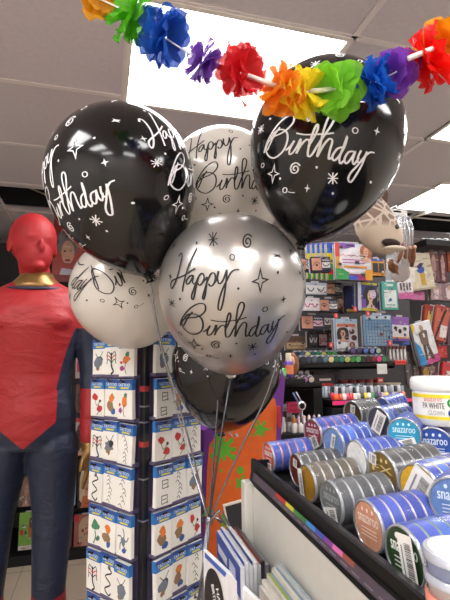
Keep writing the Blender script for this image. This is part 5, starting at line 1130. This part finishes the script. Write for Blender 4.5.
# curl near lowest balloon neck
m = MB(); c0 = necks[5]; flatrib(m, [c0, c0+Vector((.012, -.01, .01)), c0+Vector((.026, -.015, -.004)), c0+Vector((.034, -.014, .002)), c0+Vector((.04, -.012, -.006))], .006, mat('#c8c8cc', .15, .9), 3); tag(m.build('ribbon_curl', None), 'short bright ribbon curl at neck of lowest black balloon', 'ribbon')

# ================================================================== FLOWER GARLAND
GD = .62
pts_px = [(78, -8), (97, -2), (133, 14), (165, 38), (202, 62), (241, 73), (281, 88), (306, 92), (335, 89), (376, 82), (396, 72), (428, 60), (445, 45), (470, 28)]
gp = [W(x, y, GD+.0) for x, y in pts_px]
gar = empty('flower_garland', gp[6], 'rainbow flower lei garland strung across in front of the balloons', 'garland'); g0 = gp[6]
m = MB(); m.tube([p-g0 for p in gp], .0012, WHT, 6); m.build('string', gar)
def flower(p, ax, R, col, seed, layers=3, npet=7, sq=1, nm=None):
    rnd = random.Random(seed); m = MB(); pm = petal_mat(col); ax = ax.normalized(); e1 = ax.orthogonal().normalized(); e2 = ax.cross(e1)
    for L in range(layers):
        for k in range(npet):
            a = 2*PI*(k+.5*L+rnd.uniform(-.2, .2))/npet; lift = (L-(layers-1)/2)*.45+rnd.uniform(-.25, .25); rr = R*rnd.uniform(.8, 1.12)
            d = (e1*math.cos(a)+e2*math.sin(a)); d = (d+ax*lift).normalized(); s = d.cross(ax).normalized(); nn = d.cross(s)
            vs = []; fs = []; nu = 9
            f1, f2 = rnd.uniform(0, 6), rnd.uniform(.03, .09)*R*2
            for i in range(nu):
                t = i/(nu-1); w_ = R*.50*math.sin(min(1, t*1.05+.06)*PI*.58)**1.1*(1, 1, 1, 1, 1, 1.0, .93, .74, .40)[i]
                for j in range(5):
                    u = (j-2)/2; c = d*(rr*(.06+.94*t))*(1-.08*u*u*(t**2)) + s*(w_*u) + nn*(f2*math.sin(3.2*u+f1+2.4*t)*t + rnd.uniform(-.012, .012)*R - .25*R*t*t*(.4 if L else -.2))
                    vs.append(p+c)
            for i in range(nu-1):
                for j in range(4): fs.append([i*5+j, i*5+j+1, i*5+j+6, i*5+j+5])
            m.add(vs, fs, pm, True)
    o = m.build('flower', gar); o['label'] = nm; return o
fl = [(1, '#e0a01c', .030, 'amber flower'), (2, '#58b81c', .044, 'green flower'), (3, '#1c5cc0', .046, 'blue flower'), (4, '#7c44b4', .036, 'violet flower'), (5, '#d8202c', .044, 'red flower'), (6, '#f09018', .042, 'orange flower'), (7, '#f6e030', .042, 'yellow flower'), (8, '#8cd438', .045, 'lime flower'), (9, '#1664cc', .040, 'bright blue flower'), (10, '#9450c8', .036, 'purple flower'), (11, '#f0201c', .052, 'scarlet flower'), (12, '#f0a818', .042, 'golden flower')]
for k, (i, col, R, nm) in enumerate(fl):
    ax = gp[i+1]-gp[i-1]; ax = ax.normalized()+FW*.75*(1 if k % 2 else -1)*(.5 if k in (2, 3) else 1)
    flower(gp[i]-g0, ax, R*.93, col, 30+k, 4, 6, nm=nm)
for a, b in [(4, 5), (5, 6), (7, 8), (8, 9), (10, 11), (2, 3)]:
    A, B = gp[a]-g0, gp[b]-g0; m = MB(); m.tube([A.lerp(B, .12), A.lerp(B, .88)], .0035, mat('#eae8e4', .4), 10); m.build('straw_tube', gar)
m = MB(); A = gp[11]-g0-FW*.035; m.tube([A+RT*-.042+UP*-.017, A+RT*-.010-UP*.004], .0035, mat('#eae8e4', .4), 10); m.build('straw_tube', gar)
